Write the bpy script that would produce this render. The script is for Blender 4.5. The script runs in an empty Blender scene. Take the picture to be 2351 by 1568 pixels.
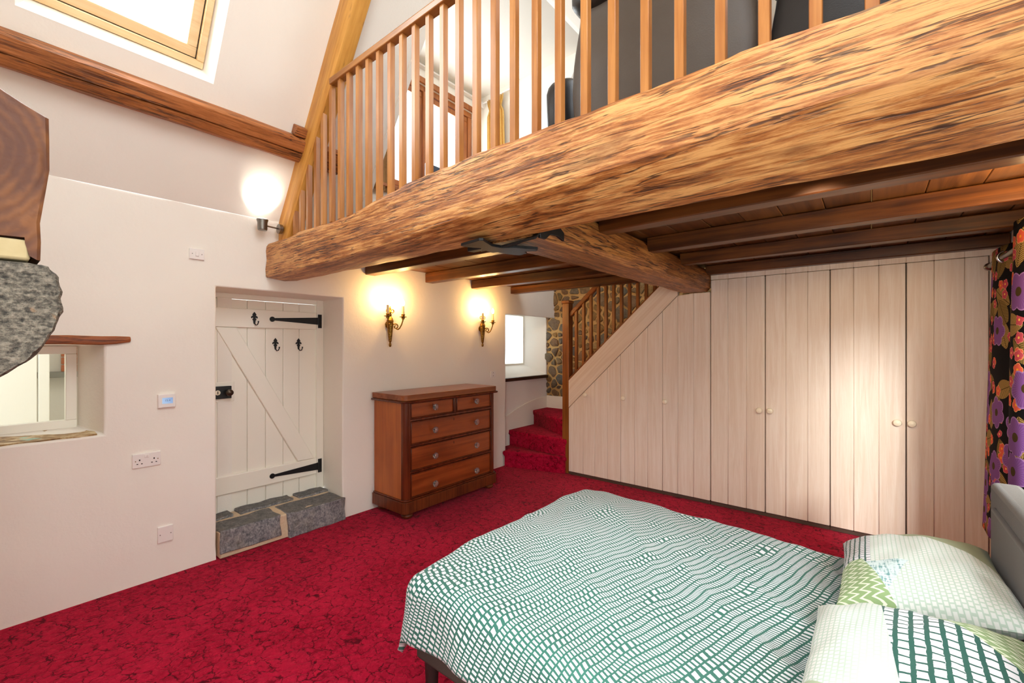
import bpy, bmesh, math, random
from mathutils import Vector, Matrix, noise
import numpy as np

# ------------------------------------------------------------------ camera, world, light, exposure
SC = bpy.context.scene
COL = SC.collection
cam = bpy.data.cameras.new('camera'); camo = bpy.data.objects.new('camera', cam); COL.objects.link(camo)
camo.location = (0, 0, 1.5); camo.rotation_euler = (math.radians(90), 0, math.radians(39.2))
cam.sensor_width = 36; cam.lens = 36 * 1010 / 2351; cam.shift_y = 10 / 2351; cam.clip_start = 0.02
SC.camera = camo
SC.view_settings.view_transform = 'Standard'; SC.view_settings.look = 'None'
SC.view_settings.gamma = 1; SC.view_settings.use_curve_mapping = False
SC.view_settings.exposure = 0.05
SC.cycles.max_bounces = 9; SC.cycles.diffuse_bounces = 6; SC.cycles.sample_clamp_indirect = 6
SC.cycles.transparent_max_bounces = 12

w = bpy.data.worlds.new('sky'); SC.world = w; w.use_nodes = True
bg = w.node_tree.nodes['Background']; bg.inputs[0].default_value = (0.92, 0.96, 1.0, 1); bg.inputs[1].default_value = 2.5

def area_light(name, loc, aim, sx, sy, power, color=(1, 1, 1), spread=180):
    l = bpy.data.lights.new(name, 'AREA'); l.shape = 'RECTANGLE'; l.size = sx; l.size_y = sy
    l.energy = power; l.color = color; l.spread = math.radians(spread)
    o = bpy.data.objects.new(name, l); COL.objects.link(o); o.location = loc
    d = Vector(aim) - Vector(loc); o.rotation_euler = d.to_track_quat('-Z', 'Y').to_euler()
    return o
DAY = (0.91, 0.955, 1.0)
TA = math.atan(1.428); CA, SA = math.cos(TA), math.sin(TA)          # roof pitch
XL, XR, YF, YB, EZ = -3.56, 0.72, 5.35, -0.55, 2.455                  # room
def slope(y, s, n=0.0):      # point on the left roof slope: s up the slope from the eaves, n out through the roof
    return (XL + CA * s - SA * n, y, EZ + SA * s + CA * n)
def rslope(y, s, n=0.0):
    return (XR - CA * s + SA * n, y, EZ + SA * s + CA * n)
SKY0, SKY1 = 0.80, 2.05      # rooflight opening up the slope
LIGHTS = []
c = slope(.53, 1.42, .32); a = slope(.53, 1.42, -1)
area_light('daylight_left_rooflight', c, a, .80, 1.25, 54, DAY)
c = rslope(.55, 1.42, .32); a = rslope(.55, 1.42, -1)
area_light('right_slope_fill', c, a, 1.3, 1.6, 40, DAY)  # fill light added over the right slope, out of view
area_light('daylight_right_window', (XR + .75, 2.0, 2.45), (-.45, 2.2, .75), 2.2, 1.3, 62, DAY)
area_light('back_fill_light', (-.12, YB - .30, 1.75), (-.5, 4, 1.3), 1.25, 1.2, 43, (.97, .98, 1.0))  # frontal fill through the added window behind the camera
area_light('sunlit_yard', (1.30, -1.5, 2.6), (0, 4.4, .9), 1.5, .6, 200, (1, .98, .95), 60)
area_light('daylight_dormer', (-3.92, 2.95, 3.62), (0, 2.95, 3.3), 1.45, 1.1, 75, DAY)
area_light('daylight_stair_window', (-4.25, 4.78, 1.6), (0, 4.6, 1.2), .8, .75, 1.2, DAY)
area_light('upper_slope_fill', rslope(3.4, 2.2, .25), rslope(3.4, 2.2, -1), 1.2, 1.2, 25, DAY)  # unseen fill light added above the upper floor

# ------------------------------------------------------------------ helpers
def hx(s, k=1.0):
    r = []
    for i in (0, 2, 4):
        v = int(s[i:i + 2], 16) / 255
        r.append((v / 12.92 if v <= .04045 else ((v + .055) / 1.055) ** 2.4) * k)
    return (*r, 1)
def fbm(x, y, z, o=3):
    return noise.fractal(Vector((x, y, z)), 1.0, 2.0, o)
def n1(x, y=0., z=0.):
    return noise.noise(Vector((x, y, z)))
def ss(a, b, x):
    t = min(1, max(0, (x - a) / (b - a))); return t * t * (3 - 2 * t)

class MB:
    def __init__(s): s.v = []; s.f = []; s.uv = None; s.mi = []
    def add(s, vs, fs, mi=0):
        b = len(s.v); s.v += [tuple(p) for p in vs]; s.f += [tuple(b + i for i in q) for q in fs]; s.mi += [mi] * len(fs); return s
    def box(s, x0, x1, y0, y1, z0, z1, mi=0):
        return s.add([(x0,y0,z0),(x1,y0,z0),(x1,y1,z0),(x0,y1,z0),(x0,y0,z1),(x1,y0,z1),(x1,y1,z1),(x0,y1,z1)],
                     [(0,3,2,1),(4,5,6,7),(0,1,5,4),(1,2,6,5),(2,3,7,6),(3,0,4,7)], mi)
    def prism(s, pts, vec, mi=0):
        n = len(pts); v = Vector(vec); P = [Vector(p) for p in pts]
        return s.add([*P, *[p + v for p in P]], [tuple(range(n)), tuple(range(2*n-1, n-1, -1))] +
                     [(i, i + n, (i+1) % n + n, (i+1) % n) for i in range(n)], mi)
    def bar(s, a, b, w, h, up=(0,0,1)):
        a, b = Vector(a), Vector(b); d = (b - a).normalized(); u = Vector(up); sd = d.cross(u).normalized(); u = sd.cross(d)
        q = [a + sd*w*i/2 + u*h*j/2 for i, j in ((-1,-1),(1,-1),(1,1),(-1,1))]
        return s.prism(q, b - a)
    def rings(s, rs, cap=True, closed=True, mi=0):
        n = len(rs[0]); vs = [p for r in rs for p in r]; fs = []
        for i in range(len(rs) - 1):
            for j in range(n if closed else n - 1):
                fs.append((i*n + j, i*n + (j+1) % n, (i+1)*n + (j+1) % n, (i+1)*n + j))
        if cap: fs += [tuple(range(n-1, -1, -1)), tuple((len(rs)-1)*n + j for j in range(n))]
        return s.add(vs, fs, mi)
    def lathe(s, c, prof, n=20, axis='Z', mi=0):
        rs = []
        for r, h in prof:
            ring = []
            for j in range(n):
                t = 2 * math.pi * j / n; a, b = r * math.cos(t), r * math.sin(t)
                p = (a, b, h) if axis == 'Z' else (h, a, b) if axis == 'X' else (b, h, a)
                ring.append((c[0] + p[0], c[1] + p[1], c[2] + p[2]))
            rs.append(ring)
        return s.rings(rs, mi=mi)
    def tube(s, pts, r, n=8, cap=True):
        P = [Vector(p) for p in pts]; R = r if isinstance(r, (list, tuple)) else [r] * len(P); rs = []; pu = None
        for i, p in enumerate(P):
            d = (P[min(i+1, len(P)-1)] - P[max(i-1, 0)]).normalized()
            u = pu if pu else (Vector((0,0,1)) if abs(d.z) < .9 else Vector((1,0,0)))
            sd = d.cross(u).normalized(); u = sd.cross(d).normalized(); pu = u
            rs.append([tuple(p + (sd*math.cos(2*math.pi*j/n) + u*math.sin(2*math.pi*j/n)) * R[i]) for j in range(n)])
        return s.rings(rs, cap)
    def grid(s, nu, nv, fn, uvfn=None, mi=0):
        b = len(s.v); s.v += [tuple(fn(i/nu, j/nv)) for i in range(nu+1) for j in range(nv+1)]
        fs = [(b+i*(nv+1)+j, b+(i+1)*(nv+1)+j, b+(i+1)*(nv+1)+j+1, b+i*(nv+1)+j+1) for i in range(nu) for j in range(nv)]
        s.f += fs; s.mi += [mi] * len(fs)
        if uvfn:
            if s.uv is None: s.uv = {}
            for i in range(nu+1):
                for j in range(nv+1): s.uv[b+i*(nv+1)+j] = uvfn(i/nu, j/nv)
        return s
    def ellipsoid(s, c, r, e=1.0, nu=24, nv=14, rot=None):
        def sp(x, p): return math.copysign(abs(x) ** p, x)
        rs = []
        for i in range(nv + 1):
            ph = -math.pi/2 + math.pi*i/nv; ph = max(-1.553, min(1.553, ph)); ring = []
            for j in range(nu):
                th = 2*math.pi*j/nu
                q = Vector((r[0]*sp(math.cos(ph), e)*sp(math.cos(th), e), r[1]*sp(math.cos(ph), e)*sp(math.sin(th), e), r[2]*sp(math.sin(ph), e)))
                if rot: q = rot @ q
                ring.append(tuple(q + Vector(c)))
            rs.append(ring)
        return s.rings(rs)

def wloc(o):
    v = Vector(o.location)
    while o.parent: o = o.parent; v += Vector(o.location)
    return v
def tag(o, label=None, cat=None, group=None, kind=None):
    if label: o['label'] = label
    if cat: o['category'] = cat
    if group: o['group'] = group
    if kind: o['kind'] = kind
    return o
def obj(name, mb, mat, parent=None, loc=None, smooth=35, bev=0, seg=2, fix=True, weld=False):
    base = wloc(parent) if parent else Vector((0,0,0))
    if loc is None:
        if len(mb.v):
            A = np.array(mb.v); loc = ((A[:,0].min()+A[:,0].max())/2, (A[:,1].min()+A[:,1].max())/2, A[:,2].min())
        else: loc = (0,0,0)
    L = Vector(loc)
    me = bpy.data.meshes.new(name)
    me.from_pydata([(p[0]-L.x, p[1]-L.y, p[2]-L.z) for p in mb.v], [], mb.f)
    mats = mat if isinstance(mat, (list, tuple)) else [mat]
    for m in mats: me.materials.append(m)
    if len(mats) > 1: me.polygons.foreach_set('material_index', mb.mi)
    if mb.uv:
        ul = me.uv_layers.new(name='UVMap')
        for lp in me.loops: ul.data[lp.index].uv = mb.uv.get(lp.vertex_index, (0, 0))
    if fix or weld:
        bm = bmesh.new(); bm.from_mesh(me)
        if weld: bmesh.ops.remove_doubles(bm, verts=bm.verts, dist=1e-5)
        bmesh.ops.recalc_face_normals(bm, faces=bm.faces); bm.to_mesh(me); bm.free()
    if smooth:
        me.polygons.foreach_set('use_smooth', [True] * len(me.polygons))
        me.set_sharp_from_angle(angle=math.radians(smooth))
    me.update()
    o = bpy.data.objects.new(name, me); COL.objects.link(o)
    if parent: o.parent = parent
    o.location = L - base
    if bev:
        b = o.modifiers.new('edge', 'BEVEL'); b.width = bev; b.segments = seg; b.limit_method = 'ANGLE'; b.angle_limit = math.radians(40)
        b.harden_normals = False
    return o
def thing(name, loc, label, cat, group=None, kind=None):
    o = bpy.data.objects.new(name, None); COL.objects.link(o); o.location = loc; o.empty_display_size = .1
    return tag(o, label, cat, group, kind)
def copy_tree(o, parent=None):
    c = o.copy(); COL.objects.link(c); c.parent = parent
    for ch in [x for x in o.children]: copy_tree(ch, c)
    return c

# ------------------------------------------------------------------ node expressions
class T:      # current node tree
    t = None
class X:
    def __init__(s, sock): s.s = sock
    def _m(s, op, *a): return math_(op, s, *a)
    def __add__(s, o): return math_('ADD', s, o)
    __radd__ = __add__
    def __sub__(s, o): return math_('SUBTRACT', s, o)
    def __rsub__(s, o): return math_('SUBTRACT', o, s)
    def __mul__(s, o): return math_('MULTIPLY', s, o)
    __rmul__ = __mul__
    def __truediv__(s, o): return math_('DIVIDE', s, o)
    def __lt__(s, o): return math_('LESS_THAN', s, o)
    def __gt__(s, o): return math_('GREATER_THAN', s, o)
def plug(sock, v):
    if isinstance(v, X): T.t.links.new(v.s, sock)
    elif isinstance(v, (tuple, list)): sock.default_value = v if len(v) == len(sock.default_value) else tuple(v)[:len(sock.default_value)]
    else: sock.default_value = v
def math_(op, *a):
    n = T.t.nodes.new('ShaderNodeMath'); n.operation = op
    for i, v in enumerate(a): plug(n.inputs[i], v)
    return X(n.outputs[0])
def frac(a): return math_('FRACT', a)
def floor_(a): return math_('FLOOR', a)
def sin_(a): return math_('SINE', a)
def abs_(a): return math_('ABSOLUTE', a)
def mx(a, b): return math_('MAXIMUM', a, b)
def mn(a, b): return math_('MINIMUM', a, b)
def sqrt_(a): return math_('SQRT', a)
def smooth_(a, e0, e1):
    n = T.t.nodes.new('ShaderNodeMapRange'); n.interpolation_type = 'SMOOTHSTEP'
    plug(n.inputs[0], a); plug(n.inputs[1], e0); plug(n.inputs[2], e1); return X(n.outputs[0])
def vec(x, y, z=0.0):
    n = T.t.nodes.new('ShaderNodeCombineXYZ')
    for i, v in enumerate((x, y, z)): plug(n.inputs[i], v)
    return X(n.outputs[0])
def sep(v):
    n = T.t.nodes.new('ShaderNodeSeparateXYZ'); plug(n.inputs[0], v); return [X(o) for o in n.outputs]
def vscale(v, s):
    n = T.t.nodes.new('ShaderNodeVectorMath'); n.operation = 'MULTIPLY'; plug(n.inputs[0], v); n.inputs[1].default_value = s; return X(n.outputs[0])
def vadd(a, b):
    n = T.t.nodes.new('ShaderNodeVectorMath'); n.operation = 'ADD'; plug(n.inputs[0], a); plug(n.inputs[1], b); return X(n.outputs[0])
def coord(kind='Object'):
    n = T.t.nodes.new('ShaderNodeTexCoord'); return X(n.outputs[kind])
def rnd():
    n = T.t.nodes.new('ShaderNodeObjectInfo'); return X(n.outputs['Random'])
def noise_(v, scale=5, detail=4, rough=.55, dist=0.0, color=False):
    n = T.t.nodes.new('ShaderNodeTexNoise'); plug(n.inputs['Vector'], v)
    n.inputs['Scale'].default_value = scale; n.inputs['Detail'].default_value = detail
    n.inputs['Roughness'].default_value = rough; n.inputs['Distortion'].default_value = dist
    return X(n.outputs['Color' if color else 'Fac'])
def voro(v, scale=5, feature='F1', rand=1.0, dim='3D', out='Distance'):
    n = T.t.nodes.new('ShaderNodeTexVoronoi'); n.feature = feature; n.voronoi_dimensions = dim; plug(n.inputs['Vector'], v)
    n.inputs['Scale'].default_value = scale; n.inputs['Randomness'].default_value = rand
    return n if out is None else X(n.outputs[out])
def mix(f, a, b, mode='MIX'):
    n = T.t.nodes.new('ShaderNodeMix'); n.data_type = 'RGBA'; n.blend_type = mode
    plug(n.inputs[0], f); plug(n.inputs[6], a); plug(n.inputs[7], b); return X(n.outputs[2])
def ramp(f, stops):
    n = T.t.nodes.new('ShaderNodeValToRGB'); plug(n.inputs[0], f); e = n.color_ramp.elements
    while len(e) < len(stops): e.new(.5)
    for k, (p, c) in zip(e, stops): k.position = p; k.color = c
    return X(n.outputs[0])
def bump(h, strength=.3, dist=.01):
    n = T.t.nodes.new('ShaderNodeBump'); plug(n.inputs['Height'], h); n.inputs['Strength'].default_value = strength; n.inputs['Distance'].default_value = dist
    return X(n.outputs[0])
def mat(name, fn):
    m = bpy.data.materials.new(name); m.use_nodes = True; T.t = m.node_tree
    b = T.t.nodes['Principled BSDF']; r = fn() or {}
    for k, v in r.items():
        if k == 'normal': T.t.links.new(v.s, b.inputs['Normal'])
        else: plug(b.inputs[{'color': 'Base Color', 'rough': 'Roughness', 'metal': 'Metallic', 'spec': 'Specular IOR Level', 'trans': 'Transmission Weight',
                             'ior': 'IOR', 'emit': 'Emission Color', 'estr': 'Emission Strength', 'coat': 'Coat Weight', 'sheen': 'Sheen Weight',
                             'sss': 'Subsurface Weight', 'alpha': 'Alpha'}[k]], v)
    return m
def flat(name, colr, rough=.5, **k):
    return mat(name, lambda: dict(color=hx(colr), rough=rough, **k))
def shuffled(axis):        # object coordinates with the grain laid along x, shifted per object
    p = sep(coord()); r = rnd()
    o = {'X': (0, 1, 2), 'Y': (1, 0, 2), 'Z': (2, 0, 1)}[axis]
    return vec(p[o[0]] + r * 17.3, p[o[1]] + r * 5.1, p[o[2]] + r * 9.7)

def plaster():
    p = coord('Object'); h = noise_(p, 3.0, 5, .6) * .7 + noise_(p, 90, 3, .6) * .06
    return dict(color=mix(noise_(p, 1.3, 3), hx('efe9dd'), hx('f5f1e8')), rough=.85, spec=.2, normal=bump(h, .35, .03))
PLASTER = mat('white_plaster', plaster)
WHITEP = flat('cream_gloss_paint', 'f3eee0', .35)
WHITEPL = flat('white_plastic', 'f0ebe6', .3)
DARK = flat('dark_gap', '241c16', .9)
BLACKIRON = mat('black_iron', lambda: dict(color=hx('17181a'), rough=.45, metal=.3, normal=bump(noise_(coord(), 120, 3), .15, .003)))
CHROME = flat('chrome', 'c8c8c8', .18, metal=1.0)
STEEL = flat('brushed_dark_steel', '8c8882', .32, metal=1.0)

def carpet():
    p = coord('Object'); s = sep(p)
    wob = vadd(p, vscale(noise_(p, 9, 3, .6, color=True), (.06, .06, 0)))
    wob2 = vadd(wob, vscale(noise_(p, 45, 2, .6, color=True), (.03, .03, 0)))
    ed = voro(wob2, 15.0, 'DISTANCE_TO_EDGE')
    br = noise_(p, 14, 3, .6)
    line = (1 - smooth_(ed, .012, .05)) * smooth_(br, .43, .57)
    curl = voro(vadd(wob2, (3.1, 1.7, 0)), 26, 'DISTANCE_TO_EDGE')
    thin = (1 - smooth_(curl, .02, .10)) * smooth_(noise_(p, 22, 2), .45, .6)
    big = noise_(p, 1.6, 3, .55, .6)
    pile = noise_(p, 230, 2, .7)
    base = mix(smooth_(noise_(p, 26, 3, .6), .35, .7), hx('8a0624'), hx('b41034'))
    base = mix(smooth_(big, .35, .68) * .55, base, hx('c81e42'))
    base = mix(smooth_(noise_(p, 70, 3, .7), .52, .68) * .45, base, hx('e0284a')); base = mix(pile * .35, base, hx('8a0623'))
    # little five-petalled sprigs on a half-drop repeat
    gx = s[0] * 3.3; row = floor_(gx); gy = s[1] * 3.0 + frac(row * .5)
    fx = frac(gx) - .5; fy = frac(gy) - .5; rr = sqrt_(fx * fx + fy * fy); an = math_('ARCTAN2', fy, fx)
    pet = abs_(sin_(an * 3.5))
    base = mix((rr < .062) * (rr > .040) * (pet > .72) * .8, base, hx('3a0a14'))
    base = mix((rr < .046) * (pet > .35) * .7, base, hx('d4203e'))
    base = mix(thin * .7, base, hx('640519'))
    rg = voro(vadd(wob2, (1.3, .4, 0)), 15.0); base = mix(smooth_(sin_(rg * 170 + noise_(p, 30, 2) * 9), .25, .9) * smooth_(noise_(p, 18, 2), .42, .6) * .38, base, hx('d8284a'))
    base = mix(line * .8, base, hx('30040e'))
    return dict(color=base, rough=1.0, spec=.02, sheen=.04, normal=bump(pile * .5 + smooth_(ed, .0, .1) * .5 + noise_(p, 60, 2) * .4, .6, .008))
CARPET = mat('red_scroll_carpet', carpet)

def oldbeam(axis, light, mid, dark, amt=1.0, gloss=.42, dens=1.0):
    def f():
        v = shuffled(axis); k_ = dens
        p = vadd(v, vscale(noise_(vscale(v, (1.1, 4, 4)), 1, 4, .6, color=True), (0, .028, .028)))
        patch = noise_(vscale(v, (1.0, 3.2, 3.2)), 1, 4, .6)
        a = noise_(vscale(p, (3.0, 30 * k_, 30 * k_)), 1, 9, .76, .2)
        fine = noise_(vscale(p, (7, 150 * k_, 150 * k_)), 1, 4, .65)
        s3 = sep(p); ring = math_('SQRT', (s3[1] + .13) * (s3[1] + .13) + (s3[2] + .02) * (s3[2] + .02))
        gr = sin_(ring * 420 + noise_(vscale(v, (2.2, 9, 9)), 1, 3) * 22) * .5 + .5
        c = ramp(a * .58 + patch * .24 + fine * .18 + gr * .04, [(.40, hx(dark)), (.50, hx(mid)), (.58, hx(light)), (.8, hx(light))])
        red = smooth_(noise_(vscale(p, (1.7, 24, 24)), 1, 5, .65), .54, .66) * smooth_(patch, .40, .56)
        c = mix(red * .5, c, hx(mid)); c = mix(red * .25, c, hx('6a2c10'))
        crk = noise_(vscale(p, (6.0, 100 * k_, 100 * k_)), 1, 3, .6, .15)
        k = smooth_(crk, .555, .63) * smooth_(noise_(vscale(v, (2.0, 6, 6)), 1, 3), .38, .58)
        pit = smooth_(noise_(vscale(v, (16, 90, 90)), 1, 2), .70, .78)
        kn = voro(vscale(v, (1.5, 4.2, 4.2)), 1.0); knot = 1 - smooth_(kn, .05, .13)
        lin = abs_(noise_(vscale(p, (.9, 15 * k_, 15 * k_)), 1, 4, .5) - .5); lm = noise_(vscale(v, (1.4, 5, 5)), 1, 3)
        split = (1 - smooth_(lin, .003, .012)) * smooth_(lm, .42, .54)
        soot = smooth_(noise_(vscale(v, (1.6, 7, 7)), 1, 4, .6, .5), .58, .72)
        c = mix(soot * .45 * amt, c, hx(dark)); c = mix(k * .8 * amt, c, hx('341a0c')); c = mix(split * .8 * amt, c, hx('2c150a')); c = mix(pit * .5 * amt, c, hx('3a1c0c')); c = mix(knot * .6, c, hx('43200e'))
        h = a * .6 + gr * .05 - k * .8 - split * .8 + fine * .3
        return dict(color=c, rough=gloss, spec=.4, normal=bump(h, .5 * amt, .010))
    return f
BEAM = mat('old_pine_beam', oldbeam('X', 'd89e5e', 'a5632d', '4a240f'))
BEAM2 = mat('old_cross_beam', oldbeam('Y', 'b87c40', '8a5226', '4a2810'))
PURLIN = mat('brown_purlin_wood', oldbeam('Y', 'ba7440', 'a0602f', '663819', .9, .5))
def rafterwood():
    p = sep(coord()); r = rnd()
    v = vec(p[0] * CA + p[2] * SA + r * 7, p[2] * CA - p[0] * SA, p[1]); g = noise_(vscale(v, (1.6, 26, 26)), 1, 6, .65, .3); b = noise_(vscale(v, (2, 5, 5)), 1, 3)
    c = mix(smooth_(g * .65 + b * .35, .32, .66), hx('b4752a'), hx('dca250'))
    k = smooth_(noise_(vscale(v, (5, 60, 60)), 1, 3, .6), .64, .72); c = mix(k * .7, c, hx('4a280e'))
    return dict(color=c, rough=.42, spec=.4, normal=bump(g - k * .6, .3, .006))
RAFTER = mat('honey_rafter_wood', rafterwood)
def joistwood(axis, light, dark, gloss=.35, sc=1.0):
    def f():
        v = shuffled(axis); g = noise_(vscale(v, (1.2 * sc, 26 * sc, 26 * sc)), 1, 5, .6, .5); b = noise_(vscale(v, (2.2, 4, 4)), 1, 3)
        c = mix(smooth_(g * .6 + b * .4, .32, .68), hx(dark), hx(light))
        c = mix(smooth_(noise_(vscale(v, (5, 160, 160)), 1, 2), .55, .75) * .35, c, hx(dark))
        return dict(color=c, rough=gloss, spec=.4, normal=bump(g, .15, .004))
    return f
JOIST = mat('dark_stained_joist', joistwood('X', '74431a', '361a0a'))
BOARD = mat('stained_floorboard', joistwood('Y', '7a4c24', '44250f'))
MAHOG = mat('baluster_hardwood', joistwood('Z', 'c08446', '965a28', .32))
MAHOGS = mat('stair_hardwood', joistwood('Z', '9a5c28', '683812', .32))
MAHOGSX = mat('stair_rail_hardwood', joistwood('X', '945424', '643410', .3))
MAHOGX = mat('handrail_hardwood', joistwood('X', 'b47a3e', '8c5626', .3))
CHESTX = mat('mahogany_drawer', joistwood('Y', 'a04e22', '743212', .28, .8))
CHESTS = mat('mahogany_side_lit', joistwood('Z', 'c06c2c', '9a5020', .3, .7))  # side coloured lighter to stand in for light from the camera side
CHESTD = mat('mahogany_dark', joistwood('Z', '6e3016', '481c0c', .25, .8))
CHESTB = mat('mahogany_plinth_veneer', joistwood('Z', '7a3c1a', '48200e', .35, 1.6))
CHESTT = mat('mahogany_top', joistwood('Y', 'a05c34', '7c4020', .25, .8))
LINTEL = mat('window_lintel_wood', oldbeam('Y', 'a8602c', '8a4820', '52260e', .7, .5))
SHELFW = mat('dark_ledge_wood', joistwood('Y', '4a3222', '2c1c12', .5))
PINE = mat('pine_rooflight_wood', joistwood('Y', 'f0d6aa', 'dcb884', .4))
PINEO = mat('orange_window_wood', joistwood('Z', 'b06c38', '8a4c22', .35))

def lime():
    v = shuffled('Z'); g = noise_(vscale(v, (1.0, 22, 22)), 1, 5, .6, 1.2)
    f = noise_(vscale(v, (7, 260, 260)), 1, 2, .6)
    c = mix(smooth_(g, .36, .66), hx('e1cdbb'), hx('eadbcd')); c = mix(smooth_(f, .52, .7) * .3, c, hx('d2b8a2'))
    return dict(color=c, rough=.45, spec=.35, normal=bump(f, .08, .002))
LIME = mat('limed_oak_board', lime)
def limeslant():
    v = shuffled('X'); s = sep(v); q = vec(s[0] * .72 + s[2] * .69, s[2] * .72 - s[0] * .69, s[1])
    g = noise_(vscale(q, (1.0, 22, 22)), 1, 5, .6, 1.0)
    return dict(color=mix(smooth_(g, .36, .66), hx('dcc6b2'), hx('e6d5c4')), rough=.45, spec=.35)
LIMES = mat('limed_oak_string', limeslant)
KNOB = flat('cream_china', 'f0e4cc', .2)

def granite():
    p = coord(); a = noise_(p, 85, 4, .7); b = voro(p, 120); d = noise_(vscale(p, (60, 60, 130)), 1, 3, .6); big = noise_(p, 7, 3)
    c = ramp(a * .6 + d * .4, [(.38, hx('2e2d2b')), (.48, hx('625d54')), (.6, hx('928a7c')), (.75, hx('b0a595'))])
    c = mix(smooth_(noise_(p, 22, 2), .70, .76) * .5, c, hx('b08a66')); c = mix(big * .35, c, hx('6c675e'))
    return dict(color=c, rough=.9, spec=.2, normal=bump(a * .6 + d * .6 + big, .7, .012))
GRANITE = mat('speckled_granite', granite)
def slate():
    p = coord(); a = noise_(p, 26, 6, .7, .4); b = noise_(vscale(p, (90, 90, 60)), 1, 4, .7); r = rnd()
    c = ramp(a * .55 + b * .45, [(.34, hx('45464a')), (.46, hx('77787c')), (.56, hx('a09f9f')), (.7, hx('cac5be'))])
    up = sep(X(T.t.nodes.new('ShaderNodeNewGeometry').outputs['Normal']))[2]
    c = mix(smooth_(up, .5, .9) * .55, c, hx('58564e')); c = mix(smooth_(noise_(p, 6, 3), .5, .7) * .4, c, hx('857d6c'))
    return dict(color=c, rough=.8, spec=.3, normal=bump(a + b * .6, .8, .016))
SLATE = mat('grey_step_stone', slate)
MORTAR = mat('sandy_mortar', lambda: dict(color=mix(noise_(coord(), 40, 4), hx('b8925c'), hx('cfab74')), rough=.95, spec=.1, normal=bump(noise_(coord(), 60, 4, .7), .7, .012)))
STEPMORTAR = mat('pale_mortar', lambda: dict(color=mix(noise_(coord(), 60, 4), hx('cbb090'), hx('e2ceb0')), rough=.95, spec=.1, normal=bump(noise_(coord(), 80, 4, .7), .6, .008)))
def rubble():
    p = coord(); r = rnd(); a = noise_(vadd(p, vec(r * 9, r * 5, r * 3)), 16, 6, .7); f = noise_(p, 70, 3, .6)
    c1 = ramp(r, [(0, hx('86724c')), (.25, hx('a37c48')), (.45, hx('6e6c62')), (.65, hx('94704e')), (.82, hx('62605a')), (1, hx('ae8c58'))])
    c = mix(smooth_(a, .35, .7), mix(.45, c1, hx('3c3020')), c1); c = mix(smooth_(f, .5, .75) * .5, c, hx('b08c58'))
    return dict(color=c, rough=.85, spec=.25, normal=bump(a + f * .4, .8, .02))
RUBBLE = mat('brown_field_stone', rubble)

def paneglass():
    m = bpy.data.materials.new('clear_window_glass'); m.use_nodes = True; T.t = m.node_tree; n = T.t.nodes
    n.remove(n['Principled BSDF']); tr = n.new('ShaderNodeBsdfTransparent'); tr.inputs[0].default_value = (.96, .98, .97, 1)
    gl = n.new('ShaderNodeBsdfGlossy'); gl.inputs['Roughness'].default_value = .03; mxs = n.new('ShaderNodeMixShader')
    fr = n.new('ShaderNodeFresnel'); fr.inputs[0].default_value = 1.45
    geo = n.new('ShaderNodeNewGeometry'); fac = X(fr.outputs[0]) * (1 - X(geo.outputs['Backfacing'])); T.t.links.new(fac.s, mxs.inputs[0]); T.t.links.new(tr.outputs[0], mxs.inputs[1]); T.t.links.new(gl.outputs[0], mxs.inputs[2])
    T.t.links.new(mxs.outputs[0], n['Material Output'].inputs[0]); return m
PANE = paneglass()
CRYSTAL = mat('cut_glass', lambda: dict(color=(.95, .93, .9, 1), rough=.04, trans=.92, ior=1.5, spec=.6))
BULB = mat('glowing_bulb', lambda: dict(color=(1, .9, .7, 1), emit=(1, .72, .36, 1), estr=60.0))
BULB2 = mat('warm_globe', lambda: dict(color=(1, .9, .7, 1), emit=(1, .7, .36, 1), estr=4.0))
LENS = mat('lit_spot_lens', lambda: dict(color=(1, 1, 1, 1), emit=(1, .95, .86, 1), estr=14.0))
def brass():
    p = coord(); a = noise_(p, 90, 4, .6)
    return dict(color=mix(smooth_(a, .35, .65), hx('6a4c1c'), hx('a88038')), metal=.85, rough=.38, normal=bump(a, .2, .003))
BRASS = mat('antique_brass', brass)
CANDLE = flat('cream_candle_tube', 'e6d0a4', .5, sss=.0)

# ------------------------------------------------------------------ structure: floor, walls, roof
fl = MB().grid(60, 60, lambda u, v: (XL - .3 + (XR - XL + .3) * u, YB + (YF - YB) * v, 0))
fl.box(XL - .3, XR, YB, YF, -.12, -.01)
tag(obj('floor', fl, CARPET, loc=(0, 0, 0)), 'deep red fitted carpet with a dark scrolling leaf pattern', kind='structure')

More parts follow.
